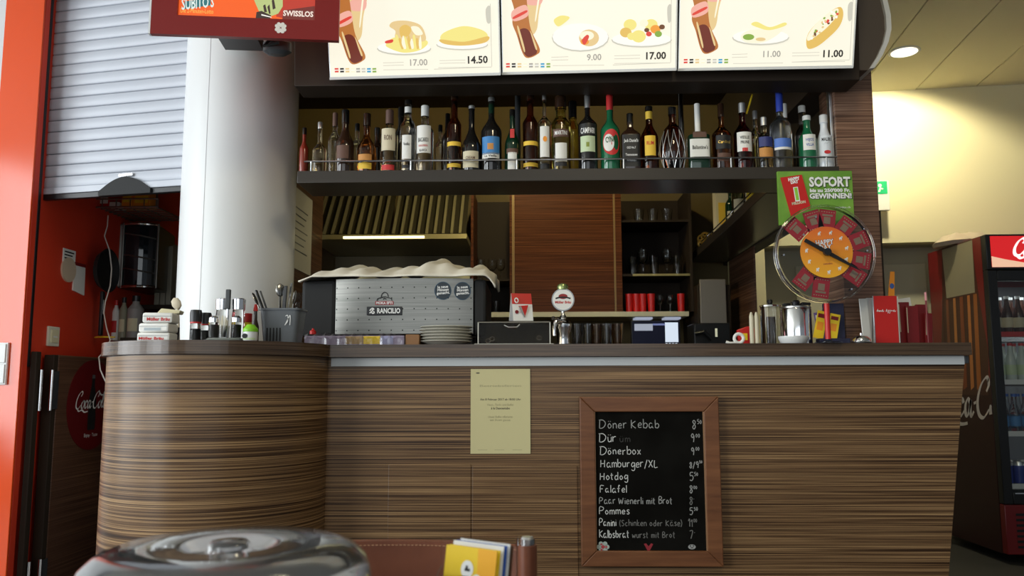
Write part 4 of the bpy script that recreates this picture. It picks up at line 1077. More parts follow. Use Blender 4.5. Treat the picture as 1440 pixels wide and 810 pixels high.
MB().box(-hw, -hw + .134, -.008, .40, ez0 - .01, ez1 - .002, .015).obj('side_panel', BLACKM, t)
MB().box(hw - .049, hw, -.008, .40, ez0 - .01, ez1 - .002, .012).obj('side_panel', BLACKM, t)
MB().box(-hw + .135, hw - .05, .031, .40, ez0, ez1 - .004).obj('housing', BLACKM, t)
MB().box(-hw + .02, hw - .02, .0, .40, .04, ez0 - .011, .003).obj('base', BLACKM, t)
for sx in (-1, 1):
    for y in (.03, .36): MB().cyl(.018, 0, .041, 14, Matrix.Translation((sx * (hw - .06), y, 0))).obj('foot', BLACK, t)
yf = lambda x: -.0125 - .022 * (1 - min(1, abs((x - .0425) / (hw - .0925))) ** 2)
ox = X(543, 437, EY) - (ex0 + EW / 2); oz = Z(543, 443, EY) - WT; yy = yf(ox) - .001
pl = MB().box(ox - .068, ox + .068, yy - .003, yy, oz - .004, oz + .029, .002).obj('name_plate', BLACK, t)
text('RANCILIO', .027, WINK, pl, (ox + .016, yy - .0036, oz + .004), bold=.03, width=.088)
m = MB().pen([[(0, .5), (.35, .9), (.6, .6), (.3, .3), (.0, .0)], [(.3, .3), (.6, -.05), (.9, .1), (.75, .4)], [(.35, 1.0), (.7, .95), (.85, .7)]], .0022, yy - .0036, sc_=.019, ox=ox - .056, oz=oz + .004); m.obj('emblem', WINK, pl, 0)
lb_ = MB().box(ox - .036, ox + .034, yy - .0015, yy, oz + .036, oz + .050).obj('red_label', pm('mocha red', (.30, .02, .025), .5), t)
text('MOKA EFTI', .013, WINK, lb_, (ox - .001, yy - .0022, oz + .0385), bold=.03, width=.062)
m = MB().pen([[(-.030, .052), (-.026, .060), (-.012, .064), (0, .067), (.010, .064), (.024, .060), (.028, .052)], [(-.014, .066), (-.010, .078), (0, .084), (.010, .078), (.014, .066)], [(-.006, .056), (0, .062), (.006, .056)]], .0017, yy - .001, ox=ox, oz=oz); m.obj('emblem', INK, t, 0)
for px in (624, 651):
    x = X(px, 410, EY) - (ex0 + EW / 2); z = Z(px, 410, EY) - WT; y = yf(min(x, hw - .06)) - .002 if x < hw - .06 else -.014
    st = MB().disc(x, z, .0325, .0345, y - .002, 28); so = st.obj('round_sticker', pm('sticker blue', (.015, .06, .11), .5), t, 0); so['label'] = 'round dark blue sticker'
    m = MB().disc(x, z, .0305, .0325, y - .0024, 28); m.obj('sticker_centre', pm('sticker teal', (.02, .03, .04), .5), so, 0)
    text('Je neue\nMünzen\ngemacht.', .0145, WINK, so, (x, y - .0028, z + .010), bold=.02, rot=.08, width=.050, gap=.8)
# cloth over the machine
cw = EW + .03
cl = bmesh.new()
nx, ny = 70, 26
g = []
rr = random.Random(11)
ph = [rr.uniform(0, 6.3) for _ in range(8)]
cx0 = ex0 - .015
zt = WT + ez1
for j in range(ny + 1):
    row = []
    v = j / ny
    for i in range(nx + 1):
        u = i / nx
        x = cx0 + .015 + cw * u * 1.0
        hump = .036 + .034 * math.exp(-((u - .25) / .13) ** 2) + .058 * math.exp(-((u - .70) / .14) ** 2) + .022 * math.exp(-((u - .93) / .06) ** 2) + .018 * math.exp(-((u - .48) / .06) ** 2)
        edge = min(1, u / .14) * (1 if u < .97 else 1)
        z = zt + .006 + (hump - .006) * edge * (.35 + .65 * math.sin(min(1, v * 1.6) * PI / 2)) + .008 * math.sin(u * 31 + ph[0] + v * 4) * v + .006 * math.sin(u * 57 + ph[1] - v * 9) + .004 * math.sin(v * 14 + u * 9 + ph[2])
        y = EY - .045 + .43 * v + .006 * math.sin(u * 23 + ph[3])
        if v < .10:                                                # the front hem hangs a little over the edge
            q = 1 - v / .10
            z = z * (1 - q) + q * (zt + .0035 + .002 * math.sin(u * 19 + ph[4]))
            z = max(z, zt + .003)
            y -= .008 * q
        if u < .07: z -= (1 - u / .07) * .018
        if u > .96: z -= (u - .96) / .04 * (.035 + .02 * math.sin(v * 20)) ; x += .004
        row.append(cl.verts.new((x, y, max(z, zt + .004) if v >= .1 and .03 < u < .97 else z)))
    g.append(row)
for j in range(ny):
    for i in range(nx): cl.faces.new((g[j][i], g[j][i + 1], g[j + 1][i + 1], g[j + 1][i]))
me = bpy.data.meshes.new('cloth'); cl.to_mesh(me); cl.free()
co = link('tea_towel', me, mottled('cream cloth', (.70, .65, .53), (.76, .71, .59), 12, .9), None, 180)
md = co.modifiers.new('s', 'SOLIDIFY'); md.thickness = .005; md.offset = 1
tag(co, 'crumpled cream cloth spread over the top of the steel coffee machine', 'cloth')

# ------------------------------------------------------------------ plates, wrapped pack, box and tap on the worktop
x = X(627, 470, 2.99)
for i in range(6):
    lab = ('lowest plate of the white stack in front of the steel machine', 'second plate from the bottom of the white stack', 'third plate from the bottom of the white stack', 'third plate from the top of the white stack', 'second plate from the top of the white stack', 'topmost plate of the white stack in front of the machine')[i]
    root = thing('plate', lab, 'plate', (x + (.002 if i % 2 else -.001), 2.99, WT + i * .0105), 0, 'stack of white plates')
    MB().lathe([(0, 0), (.055, 0), (.06, .003), (.096, .016), (.095, .0178), (.058, .0058), (0, .005)], 44).obj('plate_body', pm('porcelain', (.62, .60, .52), .2), root)
xa_, xb_ = X(429, 480, 2.94), X(590, 480, 2.94)
t = thing('wrapped_pack', 'flat stack of coloured sheets in crinkled clear wrap on the bar', 'pack', ((xa_ + xb_) / 2, 2.99, WT))
hw = (xb_ - xa_) / 2
MB().box(-hw, hw * .74, -.06, .12, .0, .036, .002).obj('sheet_stack', pm('mauve sheets', (.36, .30, .42), .6), t)
for a, b, c in ((-.28, .02, pm('tan print', (.45, .30, .14), .6)), (.03, .32, YELLOW), (.33, .55, pm('lilac print', (.36, .36, .56), .6))): MB().box(hw * a, hw * b, -.0612, -.0601, .006, .034).obj('printed_band', c, t)
m = MB()
rr = random.Random(5)
N = 40
for k in range(N):
    u0, u1 = -hw + 1.76 * hw * k / N, -hw + 1.76 * hw * (k + 1) / N
    h0, h1 = [.042 + .008 * math.sin(k_ * 1.7) * .5 + .003 * math.sin(k_ * 4.1) for k_ in (k, k + 1)]
    y0, y1 = [-.064 - .003 * math.sin(k_ * 2.3) for k_ in (k, k + 1)]
    m.poly([(u0, y0, .001), (u1, y1, .001), (u1, y1 - .003, h1 * .6), (u0, y0 - .003, h0 * .6)]); m.poly([(u0, y0 - .003, h0 * .6), (u1, y1 - .003, h1 * .6), (u1, -.05, h1), (u0, -.05, h0)]); m.poly([(u0, -.05, h0), (u1, -.05, h1), (u1, .12, h1 - .002), (u0, .12, h0 - .002)])
WRAP = bpy.data.materials.new('clear wrap'); WRAP.use_nodes = True
nt = WRAP.node_tree; nt.nodes.remove(nt.nodes['Principled BSDF'])
tr = nt.nodes.new('ShaderNodeBsdfTransparent'); gs = nt.nodes.new('ShaderNodeBsdfGlossy'); gs.inputs['Roughness'].default_value = .12; mxs = nt.nodes.new('ShaderNodeMixShader'); mxs.inputs[0].default_value = .22
nt.links.new(tr.outputs[0], mxs.inputs[1]); nt.links.new(gs.outputs[0], mxs.inputs[2]); nt.links.new(mxs.outputs[0], nt.nodes['Material Output'].inputs[0])
m.obj('clear_wrap', WRAP, t, 60)
MB().box(hw * .76, hw, -.058, .11, 0, .040, .003).obj('cardboard_end', pm('cardboard', (.28, .14, .06), .7), t)
tag(MB().lathe([(0, 0), (.012, 0), (.012, .012), (.004, .017), (.004, .022), (0, .022)], 14, Matrix.Translation((X(437, 468, 3.0), 3.03, WT + .048))).obj('stopper', RED), 'small red stopper lying on the wrapped pack', 'stopper')

BY = 2.95
xa_, xb_ = X(672, 480, BY), X(774, 480, BY); zt_ = Z(720, 453, BY) - WT
t = thing('acrylic_box', 'clear acrylic display box with a pale rim on the bar', 'box', ((xa_ + xb_) / 2, BY, WT))
hw = (xb_ - xa_) / 2
RIM = pm('acrylic edge', (.62, .60, .52), .3)
MB().box(-hw - .012, hw + .012, -.012, .20, 0, .006, .001).obj('base_plate', RIM, t)
SMK = pm('smoked acrylic', (.55, .50, .42), .05, trans=1, ior=1.15)
for nm, b in (('front_pane', (-hw, hw, -.002, .002, .0065, zt_)), ('back_pane', (-hw, hw, .17, .174, .0065, zt_)), ('side_pane', (-hw, -hw + .004, .0025, .1695, .0065, zt_)), ('side_pane', (hw - .004, hw, .0025, .1695, .0065, zt_)), ('top_pane', (-hw, hw, -.002, .174, zt_ + .0003, zt_ + .004))): MB().box(*b).obj(nm, SMK, t)
for xx in (-hw - .0005, hw - .003): MB().box(xx, xx + .0035, -.0055, -.0022, .0065, zt_).obj('bright_edge', RIM, t)
MB().box(-hw, hw, -.0055, -.0022, zt_ - .0018, zt_ + .001).obj('bright_edge', pm('dim edge', (.25, .22, .17), .4), t)
for xx, zz in ((-hw + .05, .022), (-hw + .035, .015), (hw - .04, .025)): MB().ring(.008, .0022, 16, 6, Matrix.Translation((xx, .03, zz + .004)) @ Matrix.Rotation(1.2, 4, 'X')).obj('screw_ring', CHROME, t)
MB().tube([(-.035, -.004, zt_ - .012), (-.02, -.012, zt_ - .02), (.01, -.012, zt_ - .02), (.02, -.004, zt_ - .010)], .0035, 8).obj('clip', CHROME, t)
# the printed paper tent on it
q0, q1 = at(722, 451, BY + .03), at(751, 451, BY + .03); zz = Z(735, 411, BY + .03) - (WT + zt_ + .004)
t = thing('paper_tent', 'red and white printed paper tent standing on the acrylic box', 'card', (q0.x, BY + .03, WT + zt_ + .0045), math.radians(14))
W_ = (q1.x - q0.x) * 1.0; D_ = .075
f0 = [(-.004, 0), (W_, 0), (W_ + .002, .066), (.004, .060)]
MB().prism([(0, 0), (.002, 0), (.020, .066), (.018, .066)], 0, W_, 'x').obj('front_face', WHITEP, t)
MB().prism([(.0185, .0665), (.0205, .0665), (D_ / 2, zz), (D_ / 2 - .003, zz)], .0, W_, 'x').obj('red_top', RED, t)
MB().prism([(D_, 0), (D_ + .002, 0), (D_ / 2 + .002, zz), (D_ / 2, zz)], 0, W_, 'x').obj('back_face', WHITEP, t)
MB().prism([(.003, 0), (D_ - .001, 0), (D_ / 2, zz - .002), (.020, .066)], W_ - .002, W_, 'x').obj('side_face', pm('grey paper', (.55, .52, .44), .7), t)
m = MB(); m.poly([(.020, .006, .058), (.058, .0072, .062), (.044, .001, .018)]); m.obj('cone_picture', RED, t, 0)
m = MB(); m.poly([(.022, .0055, .055), (.030, .006, .058), (.046, .0005, .016), (.040, .0, .016)]); m.obj('cone_stripe', pm('grey print', (.30, .30, .28), .6), t, 0)
m = MB().disc(.014, .036, .007, .007, .004, 16); m.obj('ball_picture', REDD, t, 0)
MB().ring(.009, .0026, 18, 6, Matrix.Translation((.014, .010, .079)) @ Matrix.Rotation(1.2, 4, 'X') @ Matrix.Scale(.7, 4, (1, 0, 0))).obj('ring_emblem', WHITEP, t)
# beer tap
TY = 3.06
t = thing('beer_tap', 'chrome beer tap with a round white badge on the bar', 'tap', (X(792, 470, TY), TY, WT))
hz_ = lambda py: Z(792, py, TY) - WT
MB().lathe([(0, 0), (.032, 0), (.032, .006), (.027, .010), (.027, .012), (0, .012)], 28).obj('base', CHROME, t)
MB().lathe([(.025, .012), (.024, hz_(470)), (.032, hz_(462)), (.033, hz_(456)), (.026, hz_(452)), (.012, hz_(449)), (.010, hz_(446)), (0, hz_(446))], 28).obj('column', CHROME, t)
MB().tube([(-.012, -.03, hz_(454)), (-.030, -.07, hz_(455)), (-.036, -.075, hz_(462)), (-.036, -.075, hz_(474))], [.010, .009, .008, .007], 12).obj('spout', CHROME, t)
MB().tube([(-.02, -.02, hz_(450)), (-.034, -.05, hz_(449)), (-.040, -.055, hz_(449))], [.005, .006, .008], 10).obj('handle', CHROME, t)
MB().lathe([(0, hz_(446)), (.014, hz_(446)), (.007, hz_(442)), (.007, hz_(438)), (0, hz_(438))], 16).obj('neck', CHROME, t)
bz = hz_(422); R = .0425
bd = MB().cyl(R, -.016, .016, 40, Matrix.Translation((0, 0, bz)) @ Matrix.Rotation(PI / 2, 4, 'X'))
bd = bd.obj('badge', pm('badge metal', (.30, .30, .29), .35, 1), t)
MB().disc(0, bz, R * .90, R * .90, -.0165, 40).obj('badge_face', WHITEP, bd, 0)
m = MB().disc(0, bz + .012, .017, .010, -.017, 20); m.obj('emblem_red', pm('beer red', (.28, .02, .02), .5), bd, 0)
m = MB().pen([[(-.028, .004), (-.018, .007), (0, .009), (.018, .007), (.028, .004)]], .0028, -.0172, oz=bz); m.obj('emblem_ribbon', INK, bd, 0)
text('Müller Bräu', .013, REDINK, bd, (0, -.0172, bz - .014), bold=.03, width=.060)
MB().lathe([(0, bz + R - .004), (.020, bz + R - .004), (.022, bz + R + .006), (.018, bz + R + .016), (.010, bz + R + .020), (0, bz + R + .020)], 22).obj('crown_cap', pm('green gilt', (.30, .36, .14), .25, .7), t)
# ------------------------------------------------------------------ things on the rounded end of the bar
OY = 2.78
xa_, xb_ = X(186, 475, OY), X(264, 475, OY)
t = tag(MB().box(xa_, xb_, 2.70, 2.90, WT, WT + .008, .003).obj('tray', pm('tray slate', (.12, .15, .17), .3)), 'flat dark tray under the white boxes on the rounded counter end', 'tray')
for i, (px, w_, y0, y1, a, lab) in enumerate(((222, 46, 474, 461, .04, 'lowest of the three white red printed boxes on the tray'), (223, 44, 461, 448, -.05, 'middle one of the three white red printed boxes on the tray'), (226, 42, 448, 433.5, .08, 'topmost of the three white red printed boxes on the tray'))):
    Y = 2.80
    h = (y0 - y1) / FPX * Y; zb = WT + .0085 + sum(((474, 461), (461, 448), (448, 433.5))[k][0] - ((474, 461), (461, 448), (448, 433.5))[k][1] for k in range(i)) / FPX * Y + i * .0006
    W_ = w_ / FPX * Y
    root = thing('sugar_box', lab, 'box', (X(px, 455, Y), Y, zb), a, 'white boxes on the tray')
    MB().box(-W_ / 2, W_ / 2, -.035, .04, 0, h, .007).obj('box_body', WHITEP, root)
    MB().box(-W_ * .46, W_ * .46, -.0357, -.0352, h * .62, h * .66).obj('printed_line', GREY, root)
    if i != 1: text('Müller Bräu', h * .42, REDINK, root, (.004 if i else -.006, -.0362, h * .22), bold=.03, width=W_ * .75)
    else: MB().box(-W_ * .3, W_ * .25, -.0357, -.0352, h * .2, h * .5).obj('printed_patch', pm('grey blue print', (.40, .46, .48), .6), root)
t = thing('sugar_box', 'tilted cream pack lying on top of the white printed boxes', 'pack', (X(236, 432, 2.83), 2.84, WT + .0085 + 40.5 / FPX * 2.8 + .002), .2, 'white boxes on the tray')
MB().prism([(-.035, 0), (.04, 0), (.045, .012), (-.02, .018)], -.025, .035, 'y', bev=.003).obj('pack', CREAM, t)
t = thing('serving_spoon', 'pale wooden spoon standing behind the white boxes by the column', 'spoon', (X(249, 440, 2.94), 2.94, WT))
hz_ = Z(244, 420, 2.94) - WT
MB().tube([(.012, 0, 0), (.006, 0, hz_ * .6), (0, 0, hz_ - .03)], .0045, 8).obj('handle', pm('spoon wood', (.60, .52, .38), .6), t)
MB().lathe([(0, -.026), (.014, -.016), (.018, 0), (.014, .016), (0, .024)], 16, Matrix.Translation((-.004, 0, hz_ - .018)) @ Matrix.Rotation(-.5, 4, 'Y'), sy=.45).obj('bowl', pm('spoon wood', (.60, .52, .38), .6), t)
t = thing('black_pen_pot', 'narrow black holder between the white boxes and the column', 'holder', (X(248, 460, 2.86), 2.86, WT + .0085))
MB().lathe([(0, 0), (.010, 0), (.012, .055), (.010, .055), (.008, .004), (0, .004)], 16).obj('pot', BLACK, t)
JG = pm('shaker glass', (.92, .93, .92), .03, trans=1, ior=1.25)
for i, (px, top, lab) in enumerate(((275, 436, 'black capped shaker jar with a red band nearest the white boxes'), (289, 440, 'second black capped shaker jar beside the chrome cruet set'))):
    Y = 2.68 + .05 * i; h = Z(px, top, Y) - WT; r = .0178
    root = thing('spice_shaker', lab, 'shaker', (X(px, 460, Y), Y, WT), 0, 'black capped shakers')
    MB().lathe([(0, 0), (r, 0), (r, h * .52), (r * .9, h * .58), (0, h * .58)], 24).obj('jar', JG, root)
    MB().cyl(r * .8, .004, h * .42, 18).obj('pepper_filling', BLACKM, root)
    MB().lathe([(r * 1.02, h * .585), (r * 1.02, h * .63), (0, h * .63), (0, h * .585)], 24).obj('red_band', RED, root)
    MB().lathe([(0, h * .635), (r * 1.06, h * .635), (r * 1.10, h * .90), (r * .95, h), (0, h)], 24).obj('cap', BLACK, root)
# cruet set
CY_ = 2.66
t = thing('cruet_stand', 'glass cruet set with chrome lids and a black middle handle on the rounded counter end', 'cruet', (X(319, 470, CY_), CY_, WT))
MB().lathe([(0, 0), (.058, 0), (.062, .006), (.056, .012), (0, .012)], 36, None, 4, .8).obj('tray', pm('smoky tray', (.40, .44, .40), .1, trans=.6), t)
h = Z(319, 407, CY_) - WT
MB().cyl(.004, .012, h * .75, 12).obj('handle_rod', CHROME, t)
MB().box(-.008, .008, -.006, .006, h * .62, h, .003).obj('handle', GREYD, t)
for sx, lab in ((-.026, 'oil'), (.028, 'vinegar')):
    hj = Z(319, 419, CY_) - WT
    b = MB().lathe([(0, .0125), (.021, .0125), (.021, hj * .60), (.019, hj * .74), (0, hj * .74)], 24, Matrix.Translation((sx, .022, 0))).obj('cruet_jar', JG, t)
    MB().lathe([(0, hj * .745), (.021, hj * .745), (.022, hj * .98), (.018, hj), (0, hj)], 24, Matrix.Translation((sx, .022, 0))).obj('chrome_lid', CHROME, b)
for sx, c in ((-.036, WHITEP), (.038, pm('pepper', (.08, .06, .05), .8))):
    hj = Z(319, 444, CY_ - .03) - WT
    b = MB().lathe([(0, .0125), (.016, .0125), (.016, hj * .75), (0, hj * .75)], 20, Matrix.Translation((sx, -.022, 0))).obj('shaker_jar', JG, t)
    MB().cyl(.0138, .014, hj * .66, 16, Matrix.Translation((sx, -.022, 0))).obj('filling', c, b)
    MB().lathe([(0, hj * .755), (.0165, hj * .755), (.016, hj * .92), (.009, hj), (0, hj)], 20, Matrix.Translation((sx, -.022, 0))).obj('chrome_lid', CHROME, b)
m = MB()
rr = random.Random(2)
for i in range(26):
    a = rr.uniform(0, 6.3); q = rr.uniform(0, .012)
    m.tube([(q * math.cos(a), -.028 + q * math.sin(a), .014), (q * 1.5 * math.cos(a) + rr.uniform(-.003, .003), -.028 + q * 1.5 * math.sin(a), .075 + rr.uniform(-.008, .01))], .0009, 5)
m.obj('toothpicks', pm('toothpick wood', (.72, .66, .50), .6), t)
MB().lathe([(0, .0125), (.016, .0125), (.017, .052), (.0155, .052), (.0145, .0145), (0, .0145)], 18, Matrix.Translation((0, -.028, 0))).obj('toothpick_cup', JG, t)
# little bottles and pot beside it
Y = 2.72
t, r, h = pot('sauce_bottle', 'small dark sauce bottle with a red cap by the cutlery basket', 'bottle', 359, 428, 11, Y, [(0, 0), (1, 0), (1, .42), (.5, .60), (.45, .82), (0, .82)], D_BRN)
MB().cyl(r * .62, h * .825, h, 14, None, r * .35).obj('red_cap', RED, t); MB().patch(r * 1.02, h * .08, h * .36, 1.2).obj('label', LC, t)
t, r, h = pot('sauce_bottle', 'short jar with a red and yellow lid next to the cruet set', 'jar', 346, 441, 15, 2.76, [(0, 0), (1, 0), (1, .7), (0, .7)], D_GRN)
MB().lathe([(0, h * .71), (r * 1.05, h * .71), (r * 1.05, h), (0, h)], 18).obj('red_lid', RED, t); MB().lathe([(r * 1.02, h * .5), (r * 1.02, h * .7), (r * 1.06, h * .7), (r * 1.06, h * .5)], 18).obj('yellow_band', YELLOW, t)
t, r, h = pot('dressing_pot', 'small white pot with a bright green lid on the rounded counter end', 'pot', 352, 456, 20, 2.62, [(0, 0), (.86, 0), (1, .1), (1, .55), (0, .55)], WHITE)
MB().lathe([(0, h * .56), (r * 1.05, h * .56), (r * 1.05, h * .72), (r * .5, h * .98), (0, h)], 22).obj('green_lid', pm('lime lid', (.22, .55, .02), .4), t)
MB().disc(-r * .45, h * .3, r * .4, h * .14, -r * 1.0 - .001, 16).obj('print', INK, t, 0); MB().patch(r * 1.01, h * .08, h * .2, 1.0).obj('label', LGN, t)
# cutlery basket
Y = 2.80
x = X(398, 460, Y); h = Z(398, 436, Y) - WT
t = thing('cutlery_basket', 'grey plastic basket full of cutlery in front of the column', 'basket', (x, Y, WT))
def sq(r0, r1, z0, z1, th_): return [(0, z0), (r0, z0), (r1, z1), (r1 - th_, z1), (r0 - th_, z0 + .004), (0, z0 + .004)]
MB().lathe(sq(.058, .070, 0, h, .003), 40, None, 6, .75).obj('basket_body', pm('basket grey', (.115, .125, .135), .35), t, 40)
MB().lathe([(.069, h - .004), (.075, h - .004), (.075, h + .002), (.069, h + .002)], 40, None, 6, .75).obj('rim', pm('basket grey', (.115, .125, .135), .35), t, 40)
m = MB()
for i in range(5): m.box(-.042 + i * .011, -.037 + i * .011, -.048, -.0462, .008, h * .45)
m.obj('slots', BLACKM, t)
m = MB().pen([[(.0, 0), (.25, .5), (.5, 1), (.52, .4), (.5, 0)], [(.05, .9), (.25, 1.0), (.3, .5), (.1, .1)]], .0012, -.0535, sc_=.034, ox=.022, oz=h * .52); m.obj('emblem', WINK, t, 0)
CG = 'cutlery in the grey basket'
rr = random.Random(4)
specs = [('spoon', 355, 411, 380, 'spoon leaning furthest towards the cruet set'), ('knife', 360, 408, 383, 'knife beside the outermost leaning spoon'), ('knife', 366, 409, 386, 'knife leaning over the red capped sauce bottle'), ('spoon', 394, 398, 392, 'tall spoon rising in the middle of the basket'), ('knife', 402, 402, 398, 'knife just behind the tall middle spoon'), ('fork', 410, 398, 402, 'tall fork next to the tall middle spoon'), ('spoon', 416, 408, 408, 'spoon at the machine side of the basket'), ('fork', 422, 412, 412, 'fork nearest the steel machine in the basket')]
for kind, px, py, pb, lab in specs:
    Yt = Y + rr.uniform(-.02, .03)
    top = at(px, py, Yt); bot = Vector((x + (X(pb, 460, Yt) - x) * .6, Y + rr.uniform(-.015, .02), WT + .008))
    dv = top - bot; L = dv.length
    root = thing(kind, lab + ' of cutlery', kind, bot, 0, CG)
    root.rotation_mode = 'QUATERNION'; root.rotation_quaternion = dv.to_track_quat('Z', 'Y')
    S_ = pm('cutlery steel', (.33, .32, .30), .22, 1)
    if kind == 'knife':
        MB().box(-.007, .007, -.0012, .0012, 0, L * .5, .0008).obj('blade', S_, root); MB().box(-.0065, .0065, -.003, .003, L * .5 + .0002, L, .002).obj('handle', BLACK, root)
    elif kind == 'spoon':
        MB().box(-.004, .004, -.0012, .0012, 0, L - .048, .0008).obj('handle', S_, root)
        MB().lathe([(0, 0), (.011, .010), (.0155, .026), (.012, .044), (0, .052)], 18, Matrix.Translation((0, 0, L - .052)), sy=.28).obj('bowl', S_, root)
    else:
        MB().box(-.004, .004, -.0012, .0012, 0, L - .05, .0008).obj('handle', S_, root)
        m = MB().box(-.010, .010, -.001, .001, L - .0498, L - .034, .0005)
        for i in range(4): m.box(-.010 + i * .0058, -.0075 + i * .0058, -.001, .001, L - .034, L)
        m.obj('tines', S_, root)

# ------------------------------------------------------------------ the prize wheel and its poster
PY = SF - .016
pa, pb, pc = at(1093, 241, PY), at(1198, 240, PY), at(1100, 305, PY)
W = pb.x - pa.x
t = thing('poster', 'green poster with white lettering fixed to the end of the hanging shelf', 'poster', (pa.x, PY, pc.z - .03))
Hh = pa.z - (pc.z - .03)
GRN = mottled('poster green', (.11, .27, .025), (.20, .40, .045), 6, .45)
MB().box(0, W, 0, .012, 0, Hh, .001).obj('board', GRN, t)
def PU(px, py): q = at(px, py, PY); return q.x - pa.x, q.z - (pc.z - .03)
u, v = PU(1166.5, 262); text('SOFORT', .048, WINK, t, (u, -.0025, v), bold=.04, width=W * .55)
text('SOFORT', .048, pm('green shade ink', (.03, .07, .02), .6), t, (u + .002, -.0018, v - .002), bold=.06, width=W * .56)
u, v = PU(1167, 270); text('bis zu 250\'000 Fr.', .017, WINK, t, (u, -.0025, v), bold=.05, width=W * .54)
u, v = PU(1168, 279); text('GEWINNEN!', .026, WINK, t, (u, -.0025, v), bold=.04, width=W * .56)
text('GEWINNEN!', .026, pm('green shade ink', (.03, .07, .02), .6), t, (u + .002, -.0018, v - .0015), bold=.06, width=W * .57)
u, v = PU(1185, 293); text('swisslos.ch', .011, WINK, t, (u, -.0025, v), width=W * .2)
def quad(px): return [PU(*p) for p in px]
tk = [(1097, 250), (1127, 246), (1139, 290), (1112, 304)]
m = MB(); m.prism([(a, b) for a, b in quad(tk)], -.004, -.0005, 'y'); tko = m.obj('ticket_picture', RED, t, 0)
u, v = PU(1116, 254); text('HAPPY\nDAY', .016, WINK, tko, (u, -.0045, v), bold=.06, rot=.15, width=.042, gap=.7)
u, v = PU(1121, 281); text('1', .062, pm('lime ink', (.28, .60, .05), .5), tko, (u, -.0048, v), bold=.04, rot=.12)
text('1', .062, WINK, tko, (u, -.0044, v - .001), bold=.09, rot=.12)
u, v = PU(1123, 287); text('MILLION', .013, LC, tko, (u, -.0045, v), bold=.05, rot=.15, width=.050)

WY = 2.875
c = at(1159, 357, WY); R = 68.5 / FPX * WY
t = thing('prize_wheel', 'clear round prize wheel with red tickets and a black pointer on a red pole', 'wheel', (c.x, WY, WT))
cz = c.z - WT
MB().lathe([(0, 0), (.045, 0), (.045, .004), (.014, .006), (.012, .014), (0, .014)], 28).obj('foot', ACRYL, t)
MB().cyl(.0095, .0142, cz - R - .004, 16).obj('pole', RED, t)
MX = Matrix.Translation((0, 0, cz)) @ Matrix.Rotation(PI / 2, 4, 'X')
MB().lathe([(R - .008, -.010), (R - .005, -.010), (R - .005, .010), (R - .008, .010)], 64, MX).obj('inner_rim', ACRYL, t)
MB().ring(R, .0035, 64, 8, Matrix.Translation((0, -.012, 0)) @ MX).obj('front_rim', ACRYL, t); MB().ring(R, .0035, 64, 8, Matrix.Translation((0, .012, 0)) @ MX).obj('rear_rim', ACRYL, t)
SHEET = bpy.data.materials.new('clear sheet'); SHEET.use_nodes = True
nt = SHEET.node_tree; nt.nodes.remove(nt.nodes['Principled BSDF'])
tr = nt.nodes.new('ShaderNodeBsdfTransparent'); gs = nt.nodes.new('ShaderNodeBsdfGlossy'); gs.inputs['Roughness'].default_value = .05; fz = nt.nodes.new('ShaderNodeFresnel'); fz.inputs[0].default_value = 1.35; mxs = nt.nodes.new('ShaderNodeMixShader')
tr.inputs[0].default_value = (.96, .97, .96, 1)
nt.links.new(fz.outputs[0], mxs.inputs[0]); nt.links.new(tr.outputs[0], mxs.inputs[1]); nt.links.new(gs.outputs[0], mxs.inputs[2]); nt.links.new(mxs.outputs[0], nt.nodes['Material Output'].inputs[0])
MB().cyl(R - .009, .0095, .0105, 64, MX).obj('back_sheet', SHEET, t)
TKM = pm('ticket red', (.66, .03, .06), .45); TKG = pm('ticket grey', (.48, .33, .25), .6)
for px, py in ((1121.7, 321.5), (1145.8, 310), (1165, 308.6), (1189, 320), (1207, 339), (1208, 366), (1199, 387), (1152, 405), (1130, 392)):
    a = math.atan2(357 - py, px - 1159); rad = min(math.hypot(px - 1159, py - 357) / FPX * WY, R - .040)
    M = Matrix.Translation((0, -.002, cz)) @ Matrix.Rotation(-a, 4, 'Y') @ Matrix.Translation((rad, 0, 0)) @ Matrix.Rotation(PI / 2 , 4, 'Y').to_4x4().inverted()
    k = MB().box(-.029, .029, -.001, .001, -.037, .036, M=M).obj('ticket', TKM, t)
    m = MB().box(-.011, .012, -.0022, -.0012, -.010, .014, M=M); m.box(-.018, .018, -.0022, -.0012, -.020, -.013, M=M); m.obj('ticket_print', TKG, k)
    m = MB()
    for i in range(6): m.box(-.024 + i * .0085, -.020 + i * .0085, -.0018, -.0012, .027, .0295, M=M)
    for i in range(6): m.box(-.024 + i * .0085, -.020 + i * .0085, -.0018, -.0012, -.0295, -.027, M=M)
    m.obj('ticket_edge_marks', LC, k)
ODM = bpy.data.materials.new('orange disc'); ODM.use_nodes = True
nt = ODM.node_tree; b = nt.nodes['Principled BSDF']; b.inputs['Roughness'].default_value = .4
tc = nt.nodes.new('ShaderNodeTexCoord'); gd = nt.nodes.new('ShaderNodeSeparateXYZ'); nt.links.new(tc.outputs['Generated'], gd.inputs[0])
rp = nt.nodes.new('ShaderNodeValToRGB'); rp.color_ramp.elements[0].color = (.86, .42, .02, 1); rp.color_ramp.elements[1].color = (.72, .13, .02, 1); nt.links.new(gd.outputs[2], rp.inputs[0]); nt.links.new(rp.outputs[0], b.inputs['Base Color'])
od = MB().cyl(.091, -.004, .004, 56, Matrix.Translation((.004, -.010, .004)) @ MX).obj('orange_disc', ODM, t)
text('HAPPY\nDAY', .026, pm('plum ink', (.22, .01, .05), .5), od, (-.002, -.0146, cz + .030), bold=.07, width=.066, gap=.72, rot=.1)
text('HAPPY\nDAY', .026, WINK, od, (-.002, -.0150, cz + .030), bold=.02, width=.062, gap=.72, rot=.1)
m = MB()
